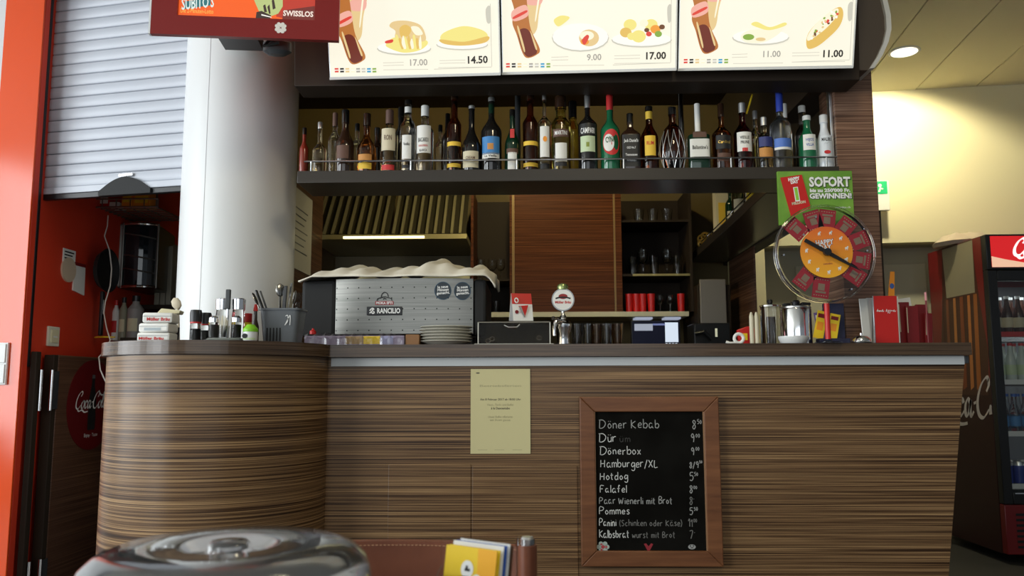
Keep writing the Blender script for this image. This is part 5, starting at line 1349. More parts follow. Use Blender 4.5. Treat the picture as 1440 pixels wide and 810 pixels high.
for i in range(11):
    a = i * 2 * PI / 11 + .2; xx, zz = .004 + .071 * math.cos(a), cz + .004 + .071 * math.sin(a)
    if abs(a - 2.6) < .2: continue
    m.disc(xx, zz, .006, .0035, -.0146, 10, a=.3 * i); m.disc(xx + .004, zz + .004, .003, .003, -.0146, 8); m.box(xx - .004, xx - .002, -.0147, -.0145, zz - .008, zz); m.box(xx + .002, xx + .004, -.0147, -.0145, zz - .008, zz)
m.obj('small_symbols', LW, od, 0)
text('swisslos', .010, pm('plum ink', (.22, .01, .05), .5), od, (.006, -.0148, cz - .040), rot=.08)
p0, p1 = at(1131, 338, WY - .02), at(1210, 381, WY - .02); cc = Vector((c.x, WY, WT))
p0 -= cc; p1 -= cc
dv = (p1 - p0); aa = math.atan2(dv.z, dv.x); Lp = math.hypot(dv.x, dv.z)
M = Matrix.Translation(((p0.x + p1.x) / 2, -.026, (p0.z + p1.z) / 2)) @ Matrix.Rotation(-aa, 4, 'Y')
m = MB().box(-Lp / 2, -.005, -.003, .003, -.0065, .0065, .001, M); m.prism([(-.005, -.0065), (Lp * .30, -.004), (Lp / 2, 0), (Lp * .30, .004), (-.005, .0065)], -.003, .003, 'y', M)
m.cyl(.013, -.003, .012, 20, Matrix.Translation((0, -.026, cz + .002)) @ Matrix.Rotation(PI / 2, 4, 'X')); m.obj('pointer', BLACK, t)
MB().cyl(.005, -.024, .012, 12, MX).obj('axle', CHROME, t)
for px, py in ((1101, 359), (1146, 306), (1218, 353), (1196, 407), (1129, 281 + 50)):
    q = at(px, py, WY) - cc; MB().cyl(.0035, -.011, .011, 10, Matrix.Translation((q.x, 0, q.z)) @ Matrix.Rotation(PI / 2, 4, 'X')).obj('spacer', CHROME, t)

# ------------------------------------------------------------------ jars, leaflets and menus at the end of the bar
Y = 3.02
for i, px in enumerate((1057, 1064)):
    x = X(px, 460, 2.95); h = Z(px, 439, 2.95) - WT
    tag(MB().lathe([(0, 0), (.008, 0), (.008, h * .86), (.003, h), (0, h)], 12, Matrix.Translation((x, 2.95, WT))).obj('candle', pm('cream wax', (.62, .57, .42), .5)), ('slim cream stick nearest the small white ring', 'slim cream stick beside the chrome jars')[i], 'stick', 'slim cream sticks')
t = thing('tape_roll', 'small white roll of tape standing on the bar', 'tape', (X(1039, 475, 2.95), 2.95, WT))
MB().ring(.016, .006, 28, 10, Matrix.Translation((0, 0, .022)) @ Matrix.Rotation(PI / 2, 4, 'X')).obj('roll', WHITEP, t); MB().tube([(-.014, 0, .006), (-.034, -.004, .005), (-.046, 0, .010)], .005, 8).obj('loose_end', WHITEP, t)
t = thing('snack_packet', 'small red packet behind the slim cream sticks', 'packet', (X(1051, 470, 3.0), 3.03, WT))
MB().prism([(-.022, 0), (.034, 0), (.040, .062), (.012, .072), (-.028, .058)], 0, .02, 'y', bev=.003).obj('packet', RED, t); MB().box(-.012, .008, -.001, -.0002, .02, .045).obj('print', YELLOW, t)
Y = 3.08
x = X(1084, 455, Y); h = Z(1084, 432, Y) - WT; r = 14 / FPX * Y
t = thing('glass_jar', 'glass jar with a steel lid and black knob behind the chrome canister', 'jar', (x, Y, WT))
MB().lathe([(0, 0), (r, 0), (r, h), (r - .003, h), (r - .003, .006), (0, .006)], 28).obj('jar_body', JG, t); MB().cyl(r * .45, .0065, h * .75, 16).obj('filling', pm('tan filling', (.28, .17, .08), .7), t)
MB().lathe([(0, h + .0005), (r * 1.06, h + .0005), (r * 1.04, h + .006), (.006, h + .010), (0, h + .010)], 28).obj('steel_lid', CHROME, t); MB().lathe([(0, h + .0102), (.006, h + .0102), (.011, h + .02), (.008, h + .028), (0, h + .03)], 16).obj('knob', BLACK, t)
Y = 2.98
x = X(1120, 455, Y); h = Z(1120, 434, Y) - WT; r = 20.5 / FPX * Y
t = thing('chrome_canister', 'large chrome canister with a steel lid and black knob on the bar', 'canister', (x, Y, WT))
MB().lathe([(0, 0), (r, 0), (r * 1.0, h * .96), (r * .96, h), (0, h)], 40).obj('canister_body', CHROME, t)
MB().lathe([(0, h + .0003), (r * .99, h + .0003), (r * .98, h + .006), (r * .9, h + .009), (0, h + .010)], 40).obj('lid', STEEL, t)
MB().lathe([(0, h + .0103), (.013, h + .0103), (.016, h + .024), (.012, h + .030), (0, h + .031)], 20).obj('knob', BLACK, t)
MB().box(.018, .052, -.012, .014, h + .0103, h + .022, .004).obj('clasp', BLACK, t); MB().box(-.046, -.020, -.010, .014, h + .0103, h + .020, .004).obj('clasp', BLACK, t)
Y = 2.90
t = thing('white_bowl', 'low white bowl in front of the chrome canister', 'bowl', (X(1116, 480, Y), Y, WT))
r = 20.5 / FPX * Y; h = Z(1116, 473, Y) - WT
MB().lathe([(0, 0), (r * .8, 0), (r * .86, .004), (r, h * .7), (r, h), (r * .94, h), (r * .8, .008), (0, .008)], 36).obj('bowl', WHITE, t)
# leaflets in a rack before the pillar
Y = 2.955
t = thing('leaflet_rack', 'dark blue leaflet rack standing behind the red pole', 'rack', (X(1170, 470, Y), Y, WT))
hz_ = Z(1180, 426, Y) - WT
MB().box(-.02, .052, .012, .03, 0, hz_, .002).obj('back_board', pm('navy board', (.02, .022, .06), .5), t); MB().box(-.055, .054, -.03, .0115, 0, .02, .002).obj('foot', pm('navy board', (.02, .022, .06), .5), t)
LF = 'leaflets in the dark blue rack'
for i, (px, a, c, lab) in enumerate(((1151, -.18, YELLOW, 'yellow leaflet leaning out furthest from the dark blue rack'), (1159, -.12, pm('violet print', (.16, .10, .28), .5), 'violet leaflet directly behind the red pole'), (1172, .20, YELLOW, 'yellow orange leaflet leaning towards the wood pillar'))):
    x = X(px, 460, Y); h = Z(px, 437 + 2 * i, Y) - WT - .021
    root = thing('leaflet', lab, 'leaflet', (x - .01, Y - .018 + i * .006, WT + .0205), 0, LF)
    root.rotation_euler = (0, a if i != 0 else .22, 0)
    MB().box(-.018, .018, -.001, .001, 0, h).obj('sheet', c, root); MB().box(-.012, .010, -.0015, -.0011, h * .3, h * .6).obj('print', ORANGE if i != 1 else LC, root); MB().box(-.014, .012, -.0015, -.0011, h * .75, h * .9).obj('heading', REDD if i != 1 else WINK, root)
# call bell
t = thing('call_bell', 'small chrome call bell beside the white menu cards', 'bell', (X(1211, 476, 2.90), 2.90, WT))
MB().lathe([(0, 0), (.034, 0), (.034, .004), (0, .004)], 28).obj('base', BLACK, t); MB().lathe([(0, .006), (.032, .006), (.031, .014), (.022, .024), (.008, .029), (0, .029)], 28).obj('dome', CHROME, t); MB().cyl(.003, .0292, .036, 10).obj('button', CHROME, t)
# menus
Y = 2.96
MG = 'menus standing at the end of the bar'
def card(name, label, cat, px0, px1, py, Y, c, a=0, th=.012, group=MG, tl=0):
    xa, xb = X(px0, 450, Y), X(px1, 450, Y); h = Z((px0 + px1) / 2, py, Y) - WT
    root = thing(name, label, cat, (xa, Y, WT), a, group); root.rotation_euler = (0, tl, a)
    MB().box(0, (xb - xa) / math.cos(a), 0, th, 0, h, .0015).obj('cover', c, root)
    return root, (xb - xa) / math.cos(a), h
r_, W, h = card('menu_card', 'white menu cards fanned out before the wood pillar', 'menu', 1213, 1226, 420, 2.94, WHITEP, .3, .004, tl=-.06)
MB().box(.003, W - .004, .0045, .0065, 0, h * .97).obj('second_sheet', WHITE, r_)
r_, W, h = card('menu_card', 'white upright menu card right against the red menu', 'menu', 1222, 1229, 419, 2.955, WHITE, .2, .003, tl=-.04)
r_, W, h = card('menu_book', 'bright red standing menu with thin white script on the bar', 'menu', 1230, 1263, 416, 2.93, RED, 0, .018)
MB().box(-.004, -.0005, -.001, .019, 0, h, .001).obj('chrome_spine', CHROME, r_); MB().box(W + .0005, W + .006, .004, .02, 0, h * .99, .001).obj('page_edge', WHITEP, r_)
m = MB().pen([[(0, .2), (.3, .9), (.2, .1), (.5, .5), (.7, .1), (.9, .6), (1.0, .1), (1.3, .5), (1.5, .1), (1.8, .8), (1.9, .1), (2.3, .4)], [(2.8, .1), (3.0, .9), (3.2, .1), (2.9, .5)], [(3.5, -.4), (3.6, .6), (3.9, .3), (3.6, .1), (4.1, -.4), (4.2, .6), (4.5, .3), (4.3, .1), (4.9, .5), (5.1, .1), (5.3, .7), (5.5, .1), (5.9, .4)]], .0007, -.0006, sc_=.0115, oz=h * .66, ox=.008, shear=.2)
m.obj('script_lettering', WINK, r_, 0)
for i, (px0, px1, py, dy, lab) in enumerate(((1265, 1281, 425, .05, 'dark red menu right behind the bright red menu'), (1275, 1292, 430, .03, 'tallest dark red menu in the middle of the menu group'), (1288, 1302, 428, .06, 'dark red menu holding the pink pen'), (1300, 1310, 440, .04, 'short dark red menu at the outer end of the menu group'))):
    r_, W, h = card('menu_book', lab, 'menu', px0, px1, py, 2.96 + dy, REDD, 0, .010, tl=.02 * (i - 1))
    MB().box(.001, .004, -.0015, -.0002, h * .3, h * .95).obj('page_strip', LC, r_)
r_, W, h = card('paper_sheet', 'white sheet sticking up askew behind the dark red menus', 'paper', 1265, 1291, 421, 3.06, WHITEP, 0, .001, tl=-.14)
t = thing('pen', 'pink pen standing among the dark red menus', 'pen', (X(1305, 470, 2.985), 2.985, WT)); h = Z(1303, 411, 2.985) - WT
MB().cyl(.0036, 0, h * .84, 10).obj('barrel', REDD, t); MB().cyl(.004, h * .84, h, 10).obj('cap', pm('pink plastic', (.75, .30, .32), .4), t)
t = thing('flag_stick', 'orange advertising flag with a blue dot behind the red menu', 'flag', (X(1256, 470, 3.0), 3.0, WT)); h = Z(1256, 382, 3.0) - WT
MB().tube([(0, 0, 0), (0, 0, h * .75)], .003, 8).obj('stick', WHITE, t); MB().prism([(-.014, h * .45), (.008, h * .45), (.017, h), (.002, h), (-.010, h * .7)], -.003, .0, 'y').obj('flag', ORANGE, t); MB().disc(.004, h * .80, .008, .010, -.0036, 18).obj('dot', pm('dot blue', (.05, .12, .40), .5), t, 0)
# ------------------------------------------------------------------ notice sheet and chalk board on the counter front
pa, pb = at(662, 519, 2.895), at(746, 638, 2.895)
W, H = pb.x - pa.x, pa.z - pb.z
t = thing('notice_paper', 'pale yellow printed sheet stuck on the striped counter front', 'paper', (pa.x, 2.8975, pb.z))
MB().box(0, W, -.0014, 0, 0, H).obj('sheet', pm('yellow paper', (.62, .56, .30), .7), t)
PI_ = pm('printed ink', (.10, .09, .06), .7); PI2 = pm('faded ink', (.40, .36, .20), .7)
for st, py, wd, mt, bo in (('Betriebsferien', 544, .145, PI2, .0), ('Am 8 Februar 2017 ab 18:00 Uhr', 563, .143, PI_, .01), ('Haus-, Tisch- und Buffet', 570.5, .092, PI2, .01), ('à la Dancestube', 575.5, .066, PI_, .02), ('Unser Buffet offerieren', 587.5, .086, PI2, .01), ('wir Ihnen gerne.', 592, .074, PI2, .01)):
    v = Z(704, py, 2.895) - pb.z; text(st, .0105, mt, t, (W / 2, -.0019, v), bold=bo, width=wd)
for a in (.12, .4, .7): MB().box(W * a, W * (a + .16), -.0018, -.00145, .012, .0135).obj('small_print', PI2, t)
MB().disc(W * .12, H - .014, .007, .0025, -.0018, 12).obj('emblem', PI_, t, 0)

# chalk lettering: one pen stroke per line of each letter, on a grid of 4 (x height) and 7 (ascender)
F = {
 'D': ('0,0 .3,7', '-.4,6.8 2.5,6.8 4.4,4.5 3.6,1.4 1.5,-.1 -.3,.2'), 'K': ('0,0 0,7', '3,6 .3,3.2 3.2,0'), 'H': ('0,0 .2,6.5', '3.4,6.5 3.2,0', '.1,3.2 3.4,3.4'), 'F': ('0,0 .2,6.6 3,6.6', '.1,3.5 2.2,3.6'),
 'P': ('0,0 .2,6.5 2.4,6.6 3.3,5.2 2.3,3.5 .2,3.2',), 'W': ('0,6 1,0 2.2,4.5 3.3,0 4.6,6.2',), 'X': ('0,6 3,0', '3,6 0,0'), 'L': ('.2,6.3 0,0 2.6,.1',), 'B': ('0,0 .2,6.5 2.2,6.4 2.4,4.6 .3,3.5 2.6,3 2.6,.8 0,0',), 'S': ('2.6,6 1.2,6.5 .2,5 2.4,2 1.4,.1 0,.7',),
 'a': ('2.4,3.4 1,4 .1,2 .8,.1 2.2,1.4 2.5,3.8', '2.5,3.8 2.4,1 3,0'), 'b': ('0,7 .1,0', '.1,2.6 1.5,4 2.7,2.4 1.8,.1 .1,.6'), 'c': ('2.2,3.4 1.1,4 .1,2 1,.1 2.4,.7'), 'd': ('2.4,2.8 1.1,4 .1,1.8 1.1,0 2.4,1.4', '2.5,7 2.5,.1'), 'e': ('.2,2 2.4,2.3 1.6,4 .2,2.6 .6,.3 2.4,.5'), 'f': ('2.2,6.2 1.2,6.8 .9,0', '-.1,3.6 2,3.8'),
 'g': ('2.4,3.2 1.1,4 .1,2 1,.4 2.4,2', '2.5,4 2.5,-1.6 1.2,-2.6 .1,-1.8'), 'h': ('0,7 .1,0', '.1,2.4 1.4,4 2.3,2.8 2.4,0'), 'i': ('.2,4 .2,0', '.2,5.4 .3,5.7'), 'k': ('0,7 0,0', '2,4 .2,1.8 2.2,0'), 'l': ('.2,7 .2,0',), 'm': ('0,4 .1,0', '.1,2.6 1,4 1.7,3 1.7,0', '1.7,2.6 2.7,4 3.4,3 3.5,0'), 'n': ('0,4 .1,0', '.1,2.6 1.3,4 2.2,2.8 2.3,0'),
 'o': ('1.2,4 .1,2.2 1,.1 2.4,1.8 1.2,4'), 'p': ('0,4 .1,-2.6', '.1,2.8 1.5,4 2.6,2.4 1.7,.2 .1,.8'), 'r': ('0,4 .1,0', '.1,2.4 1,3.8 2,3.8'), 's': ('2,3.5 1,4 .3,3 1.9,1.2 1.1,0 .1,.5'), 't': ('.8,6 .8,.6 1.7,.1', '-.2,4 1.9,4.1'), 'u': ('0,4 .2,.8 1.2,0 2.2,1.2', '2.3,4 2.3,0'), 'w': ('0,4 .7,0 1.6,2.8 2.5,0 3.3,4'), 'x': ('0,4 2.2,0', '2.2,4 0,0'), 'z': ('0,4 2.2,4 0,0 2.3,.1',),
 'ä': ('2.4,3.4 1,4 .1,2 .8,.1 2.2,1.4 2.5,3.8', '2.5,3.8 2.4,1 3,0', '.6,5.4 .7,5.8', '1.9,5.4 2,5.8'), 'ö': ('1.2,4 .1,2.2 1,.1 2.4,1.8 1.2,4', '.5,5.4 .6,5.8', '1.8,5.4 1.9,5.8'), 'ü': ('0,4 .2,.8 1.2,0 2.2,1.2', '2.3,4 2.3,0', '.4,5.4 .5,5.8', '1.7,5.4 1.8,5.8'),
 '/': ('0,-1 2.2,7',), '(': ('1,7 .1,3 1,-1',), ')': ('0,7 1,3 0,-1',), ',': ('.3,.4 0,-1',), '-': ('0,3 1.6,3.1',),
 '0': ('1.3,6 .2,3.2 1.3,0 2.5,3 1.3,6',), '1': ('0,4.4 1,6.3 1,0'), '2': ('.1,5 1.2,6.4 2.4,4.8 .1,.1 2.8,.2',), '5': ('2.6,6.3 .5,6.2 .3,3.8 1.7,4 2.6,2.2 1.4,0 0,.6',), '7': ('0,6.2 2.6,6.3 .9,0',), '8': ('2.2,5.6 1.2,6.5 .3,5.2 2.2,2.2 1.2,-.1 .1,1.5 1.9,4 2.2,5.6',), '9': ('2.2,4.6 1.2,6.4 .2,4.8 1.2,3.2 2.3,4.8 1.8,0')}
def wid(ch):
    if ch == ' ': return 2.4
    g = F[ch]; g = (g,) if isinstance(g, str) else g
    return max(float(p.split(',')[0]) for s in g for p in s.split()) + 1.25
def chalkline(st, x, z, h, y, name, parent, wd=.0011, rr=random.Random(9), width=None, mat=None):
    m = MB(); k = h / 7; cx = 0
    tot = sum(wid(c_) for c_ in st); kx = width / tot if width else k
    for ch in st:
        if ch != ' ':
            g = F[ch]; g = (g,) if isinstance(g, str) else g
            jx, jz, js = rr.uniform(-.15, .15), rr.uniform(-.25, .25), rr.uniform(.92, 1.08)
            for s_ in g:
                pts = [tuple(float(q) for q in p.split(',')) for p in s_.split()]
                m.pen([[(x + (cx + a * js + jx) * kx, z + (b * js + jz) * k) for a, b in pts]], wd, y, sub=3)
        cx += wid(ch)
    return m.obj(name, mat or CHALK, parent, 0)

KY = 2.868
pa, pb = at(815, 558, KY), at(1018, 798, KY)
pd = at(1018, 803, KY)
W, H = pb.x - pa.x, pa.z - at(815, 797, KY).z
t = thing('chalk_board', 'wood framed blackboard with a chalked price list hanging on the counter front', 'board', (pa.x, KY, at(815, 797, KY).z))
fw = .052
for nm, p in (('frame_side', [(0, 0), (fw, fw), (fw, H - fw), (0, H)]), ('frame_side', [(W, 0), (W, H), (W - fw, H - fw), (W - fw, fw)]), ('frame_side', [(0, H), (fw, H - fw), (W - fw, H - fw), (W, H)]), ('frame_side', [(0, 0), (W, 0), (W - fw, fw), (fw, fw)])):
    MB().prism(p, 0, .028, 'y', bev=.003).obj(nm, FRAMEW, t)
for x0_, x1_, z0_, z1_ in ((fw - .003, fw + .001, fw, H - fw), (W - fw - .003, W - fw + .002, fw, H - fw)): MB().box(x0_, x1_, .002, .012, z0_, z1_).obj('inner_bead', pm('bead wood', (.30, .16, .08), .4), t)
bo = MB().box(fw - .004, W - fw + .004, .010, .022, fw - .004, H - fw + .004).obj('slate', mottled('slate', (.0050, .0045, .0038), (.0085, .008, .0068), 7, .9), t)
MATS['slate'].node_tree.nodes['Principled BSDF'].inputs['Specular IOR Level'].default_value = .04
def KU(px, py): q = at(px, py, KY + .01); return q.x - pa.x, q.z - at(815, 797, KY).z
CH2 = pm('faint chalk', (.19, .185, .175), .9); CH3 = pm('smudged chalk', (.055, .053, .05), .9); CHM = pm('mid chalk', (.36, .36, .35), .9)
rows = [('Döner Kebab', 843, 928, 602, 11.5, '8', '50', CHM), ('Dürüm', 843, 885, 621, 11, '9', '00', None), ('Dönerbox', 844, 902, 639, 10.5, '9', '00', CHALK), ('Hamburger/XL', 845, 925, 657, 10.5, '8/9', '50', CHALK), ('Hotdog', 844, 884, 674.5, 10, '5', '50', CHALK), ('Falafel', 844, 882, 692.5, 9.5, '8', '00', CHALK), ('Paar Wienerli mit Brot', 843, 944, 708.5, 9, '8', '-', CHM), ('Pommes', 843, 886, 723, 9.5, '5', '50', CHALK), ('Panini (Schinken oder Käse)', 843, 954, 739.5, 9.5, '11', '00', None), ('Kalbsbratwurst mit Brot', 843, 944, 756, 9.5, '7', '-', None)]
s_ = KY / FPX
for i, (st, x0_, x1_, yb, h_, pr, cents, mt) in enumerate(rows):
    u, v = KU(x0_, yb)
    if mt is None:
        n = {1: 3, 8: 6, 9: 9}[i]
        a_, b_ = st[:n], st[n:].strip()
        tot = sum(wid(c_) for c_ in st); wa = sum(wid(c_) for c_ in a_) / tot * (x1_ - x0_) * s_
        chalkline(a_, u, v, h_ * s_ * 1.05, .0094, 'chalk_writing', bo, .0013, width=wa, mat=CHALK)
        chalkline(b_, u + wa + .008, v, h_ * s_ * .9, .0094, 'chalk_writing', bo, .0011, width=(x1_ - x0_) * s_ - wa, mat=CH3 if i == 1 else CH2)
    else: chalkline(st, u, v, h_ * s_ * 1.05, .0094, 'chalk_writing', bo, .00125, width=(x1_ - x0_) * s_, mat=mt)
    px_ = (974, 972, 972, 970, 970, 970, 970, 970, 968, 970)[i]
    u, v = KU(px_, yb + 1)
    pm_ = CH2 if i in (6, 8, 9) else CHM
    kp = .85 if i == 3 else 1.15
    chalkline(pr, u, v, h_ * s_ * kp, .0094, 'chalk_price', bo, .0013, mat=pm_)
    u2 = u + sum(wid(c_) for c_ in pr) * h_ * s_ * kp / 7
    chalkline(cents, u2, v + h_ * s_ * .6, h_ * s_ * (.38 if i == 3 else .55), .0094, 'chalk_price', bo, .0009, mat=pm_ if i else CHM)
for px, c1, c2 in ((848, CHM, pm('sticker red', (.45, .05, .06), .6)), (912, pm('sticker dark red', (.28, .02, .03), .6), None), (973, CHM, None)):
    u, v = KU(px, 769)
    so = None
    if px == 848:
        m = MB()
        for k in range(6):
            a = k * PI / 3; m.disc(u + .014 * math.cos(a), v + .012 * math.sin(a), .008, .0075, .0092, 14)
        so = m.obj('flower_sticker', pm('sticker pale', (.40, .46, .42), .6), bo, 0)
        m = MB().disc(u, v, .006, .006, .0089, 14)
        for k in range(3): m.disc(u + .011 * math.cos(k * 2.1), v + .010 * math.sin(k * 2.1), .004, .003, .0089, 10)
        m.obj('flower_centre', c2, so, 0)
    elif px == 912:
        m = MB(); m.poly([(u - .016, .0092, v + .010), (u - .008, .0092, v + .012), (u, .0092, v + .002), (u + .009, .0092, v + .012), (u + .016, .0092, v + .009), (u + .003, .0092, v - .014), (u - .003, .0092, v - .014)]); m.obj('leaf_sticker', c1, bo, 0)
    else:
        m = MB().disc(u, v, .013, .008, .0092, 16); so = m.obj('cup_sticker', c1, bo, 0)
        m = MB().disc(u - .005, v + .003, .003, .002, .0089, 10); m.disc(u + .005, v + .003, .003, .002, .0089, 10); m.disc(u, v - .003, .006, .0015, .0089, 10); m.obj('cup_print', INK, so, 0)

# ------------------------------------------------------------------ passage: downlight, exit sign, drinks fridge
t = thing('ceiling_downlight', 'round recessed lamp shining in the cream passage ceiling', 'lamp', (X(1273, 95, 5.0), 5.0, 3.0975))
MB().ring(.085, .010, 36, 8, Matrix.Scale(.5, 4, (0, 0, 1))).obj('rim', WHITE, t)
MB().cyl(.078, -.004, .0, 32).obj('lit_lens', pm('lamp lens', (.9, .9, .8), .4, emit=(1.0, .96, .80), es=2.5), t)
t = thing('exit_sign', 'green and white escape sign on the cream wall behind the pillar', 'sign', (X(1239, 300, 5.66) - .12, 5.62, Z(1239, 298, 5.66)), th)
MB().box(0, .16, .0, .03, 0, .21, .003).obj('plate', WHITEP, t); MB().box(.005, .148, -.002, -.0002, .115, .205).obj('green_panel', pm('sign green', (.02, .42, .16), .4, emit=(.01, .30, .10), es=.5), t)
m = MB().disc(.10, .175, .012, .012, -.003, 12); m.prism([(.085, .13), (.10, .165), (.125, .150), (.115, .145), (.105, .150), (.1, .13)], -.0032, -.0022, 'y'); m.obj('running_symbol', WINK, t)

GX, GY = 2.70, 4.88
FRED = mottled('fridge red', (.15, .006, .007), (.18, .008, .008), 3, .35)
t = thing('drinks_fridge', 'tall red glass door drinks fridge with a lit red header in the passage', 'fridge', (GX, GY, 0))
FW, FD, FH = .70, .68, 1.90
FB = pm('fridge black', (.010, .010, .010), .35)
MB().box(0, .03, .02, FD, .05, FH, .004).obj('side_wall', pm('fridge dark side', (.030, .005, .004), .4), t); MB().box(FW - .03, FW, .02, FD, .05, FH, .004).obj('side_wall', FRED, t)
MB().box(.031, FW - .031, FD - .03, FD, .05, FH).obj('back_wall', FRED, t); MB().box(.031, FW - .031, .02, FD - .031, FH - .03, FH).obj('roof', FRED, t)
MB().box(.031, FW - .031, .03, FD - .031, .05, .33).obj('compressor_box', FB, t)
MB().box(.031, FW - .031, FD - .04, FD - .0305, .331, FH - .24).obj('lining', pm('fridge lining', (.16, .17, .175), .5), t)
hz0 = Z(1400, 378, GY)
hd = MB().box(-.002, FW, -.035, .018, hz0 - .01, FH, .006).obj('header', FB, t)
MB().box(.025, FW - .02, -.038, -.0355, hz0 + .005, FH - .012).obj('lit_panel', pm('header red', (.3, .01, .01), .3, emit=(.62, .015, .018), es=.95), hd)
m = MB(); m.poly([(.025, -.0385, hz0 + .005), (.33, -.0385, hz0 + .005), (.22, -.0385, hz0 + .030), (.10, -.0385, hz0 + .052), (.025, -.0385, hz0 + .070)]); m.obj('wave_band', pm('header pale', (.5, .4, .3), .4, emit=(.95, .55, .36), es=.8), hd, 0)
m = MB().pen(COKE, .011, -.039, nib=.6, shear=.2, sc_=.046, ox=.15, oz=hz0 + .075); m.obj('script_lettering', pm('header white', (.8, .8, .8), .4, emit=(1, .92, .90), es=.95), hd, 0)
dr = MB()
for x0_, x1_, z0_, z1_ in ((.0, .055, .335, hz0 - .012), (FW - .055, FW, .335, hz0 - .012), (.0555, FW - .0555, .335, .40), (.0555, FW - .0555, hz0 - .075, hz0 - .012)): dr.box(x0_, x1_, -.03, .018, z0_, z1_, .004)
dr = dr.obj('door', FB, t)
MB().box(.0558, FW - .0558, -.012, -.008, .4005, hz0 - .0755).obj('door_glass', SHEET, dr); MB().box(.066, FW - .056, -.034, -.0305, .392, .3985).obj('bright_strip', ALU, dr); MB().tube([(FW - .03, -.032, .8), (FW - .03, -.06, .82), (FW - .03, -.06, 1.3), (FW - .03, -.032, 1.32)], .01, 10).obj('handle', ALU, dr)
gr = MB().box(.0, FW, -.032, .018, .055, .33, .004).obj('grille_panel', FRED, t)
m = MB()
for i in range(7): m.box(.06, FW - .06, -.034, -.0325, .09 + i * .03, .104 + i * .03)
m.obj('grille_slots', FB, gr)
shz = [.42, .72, 1.02, 1.30]
for z in shz:
    m = MB()
    for i in range(9): m.tube([(.035 + i * .079, .03, z), (.035 + i * .079, FD - .045, z)], .003, 6)
    m.tube([(.032, .03, z), (FW - .032, .03, z)], .004, 6); m.tube([(.032, FD - .05, z), (FW - .032, FD - .05, z)], .004, 6)
    m.obj('wire_shelf', WHITE, t)
    MB().box(.04, FW - .04, .018, .0255, z - .006, z + .024, .001).obj('price_rail', RED if z == 1.30 else WHITE, t)
l = area('fridge_lamp', (GX + FW / 2, GY + .12, FH - .26), (GX + FW / 2, GY + .25, .3), .5, .1, 3, (.85, .95, 1.0))
# printed side of the fridge
IMG = MB()
def sideq(name, pts, mat, dx):                                    # (distance back from the door, height)
    m = MB(); m.poly([(-dx, .02 + a, b) for a, b in pts]); o = m.obj(name, mat, t, 0); return o
sideq('red_print', [(.0, 1.05), (FD - .03, 1.05), (FD - .03, FH - .004), (.0, FH - .004)], FRED, .0003)
sideq('bottle_print', [(.03, .95), (.50, .95), (.56, 1.2), (.50, 1.55), (.46, FH - .005), (.10, FH - .005), (.06, 1.55), (.0, 1.2)], pm('cola print', (.060, .018, .010), .35), .0006)
sideq('label_print', [(.10, 1.57), (.44, 1.57), (.46, FH - .01), (.09, FH - .01)], pm('glass label print', (.27, .24, .16), .35), .001)
for a0, a1, c_ in ((.08, .12, (.32, .10, .02)), (.16, .19, (.45, .16, .04)), (.24, .28, (.20, .05, .015)), (.33, .36, (.42, .16, .04)), (.42, .45, (.18, .05, .02)), (.48, .50, (.05, .008, .006))):
    sideq('highlight_print', [(a0 + .02, 1.0), (a1 + .03, .98), (a1, 1.56), (a0, 1.56)], pm('print %d' % int(a0 * 100), c_, .35), .0012)
m = MB().pen(COKE, .016, 0, nib=.6, shear=.1, sc_=.105, ox=0, oz=0); zc = Z(1382, 587, 4.95)
for v in m.bm.verts: v.co = Vector((-.0016, .175 - (v.co.x - .46), zc + v.co.z))
for f in list(m.bm.faces):
    pass
bm_ = m.bm
kill = [v for v in bm_.verts if v.co.y < .022 or v.co.y > FD - .005]
bmesh.ops.delete(bm_, geom=kill, context='VERTS')
m.obj('script_lettering', pm('faded white print', (.55, .50, .46), .5), t, 0)
t = thing('plastic_tray', 'crumpled clear plastic bag lying on top of the drinks fridge', 'bag', (GX + .10, GY + .42, FH + .001))
m = MB(); m.lathe([(0, .0), (.16, .0), (.17, .02), (.12, .06), (.05, .07), (0, .075)], 14)
for v in m.bm.verts: v.co.x *= 1 + .15 * math.sin(v.co.y * 40); v.co.z *= 1 + .4 * math.sin(v.co.x * 30 + v.co.y * 17)
m.obj('bag', pm('milky plastic', (.62, .50, .40), .3, trans=.3), t, 60)
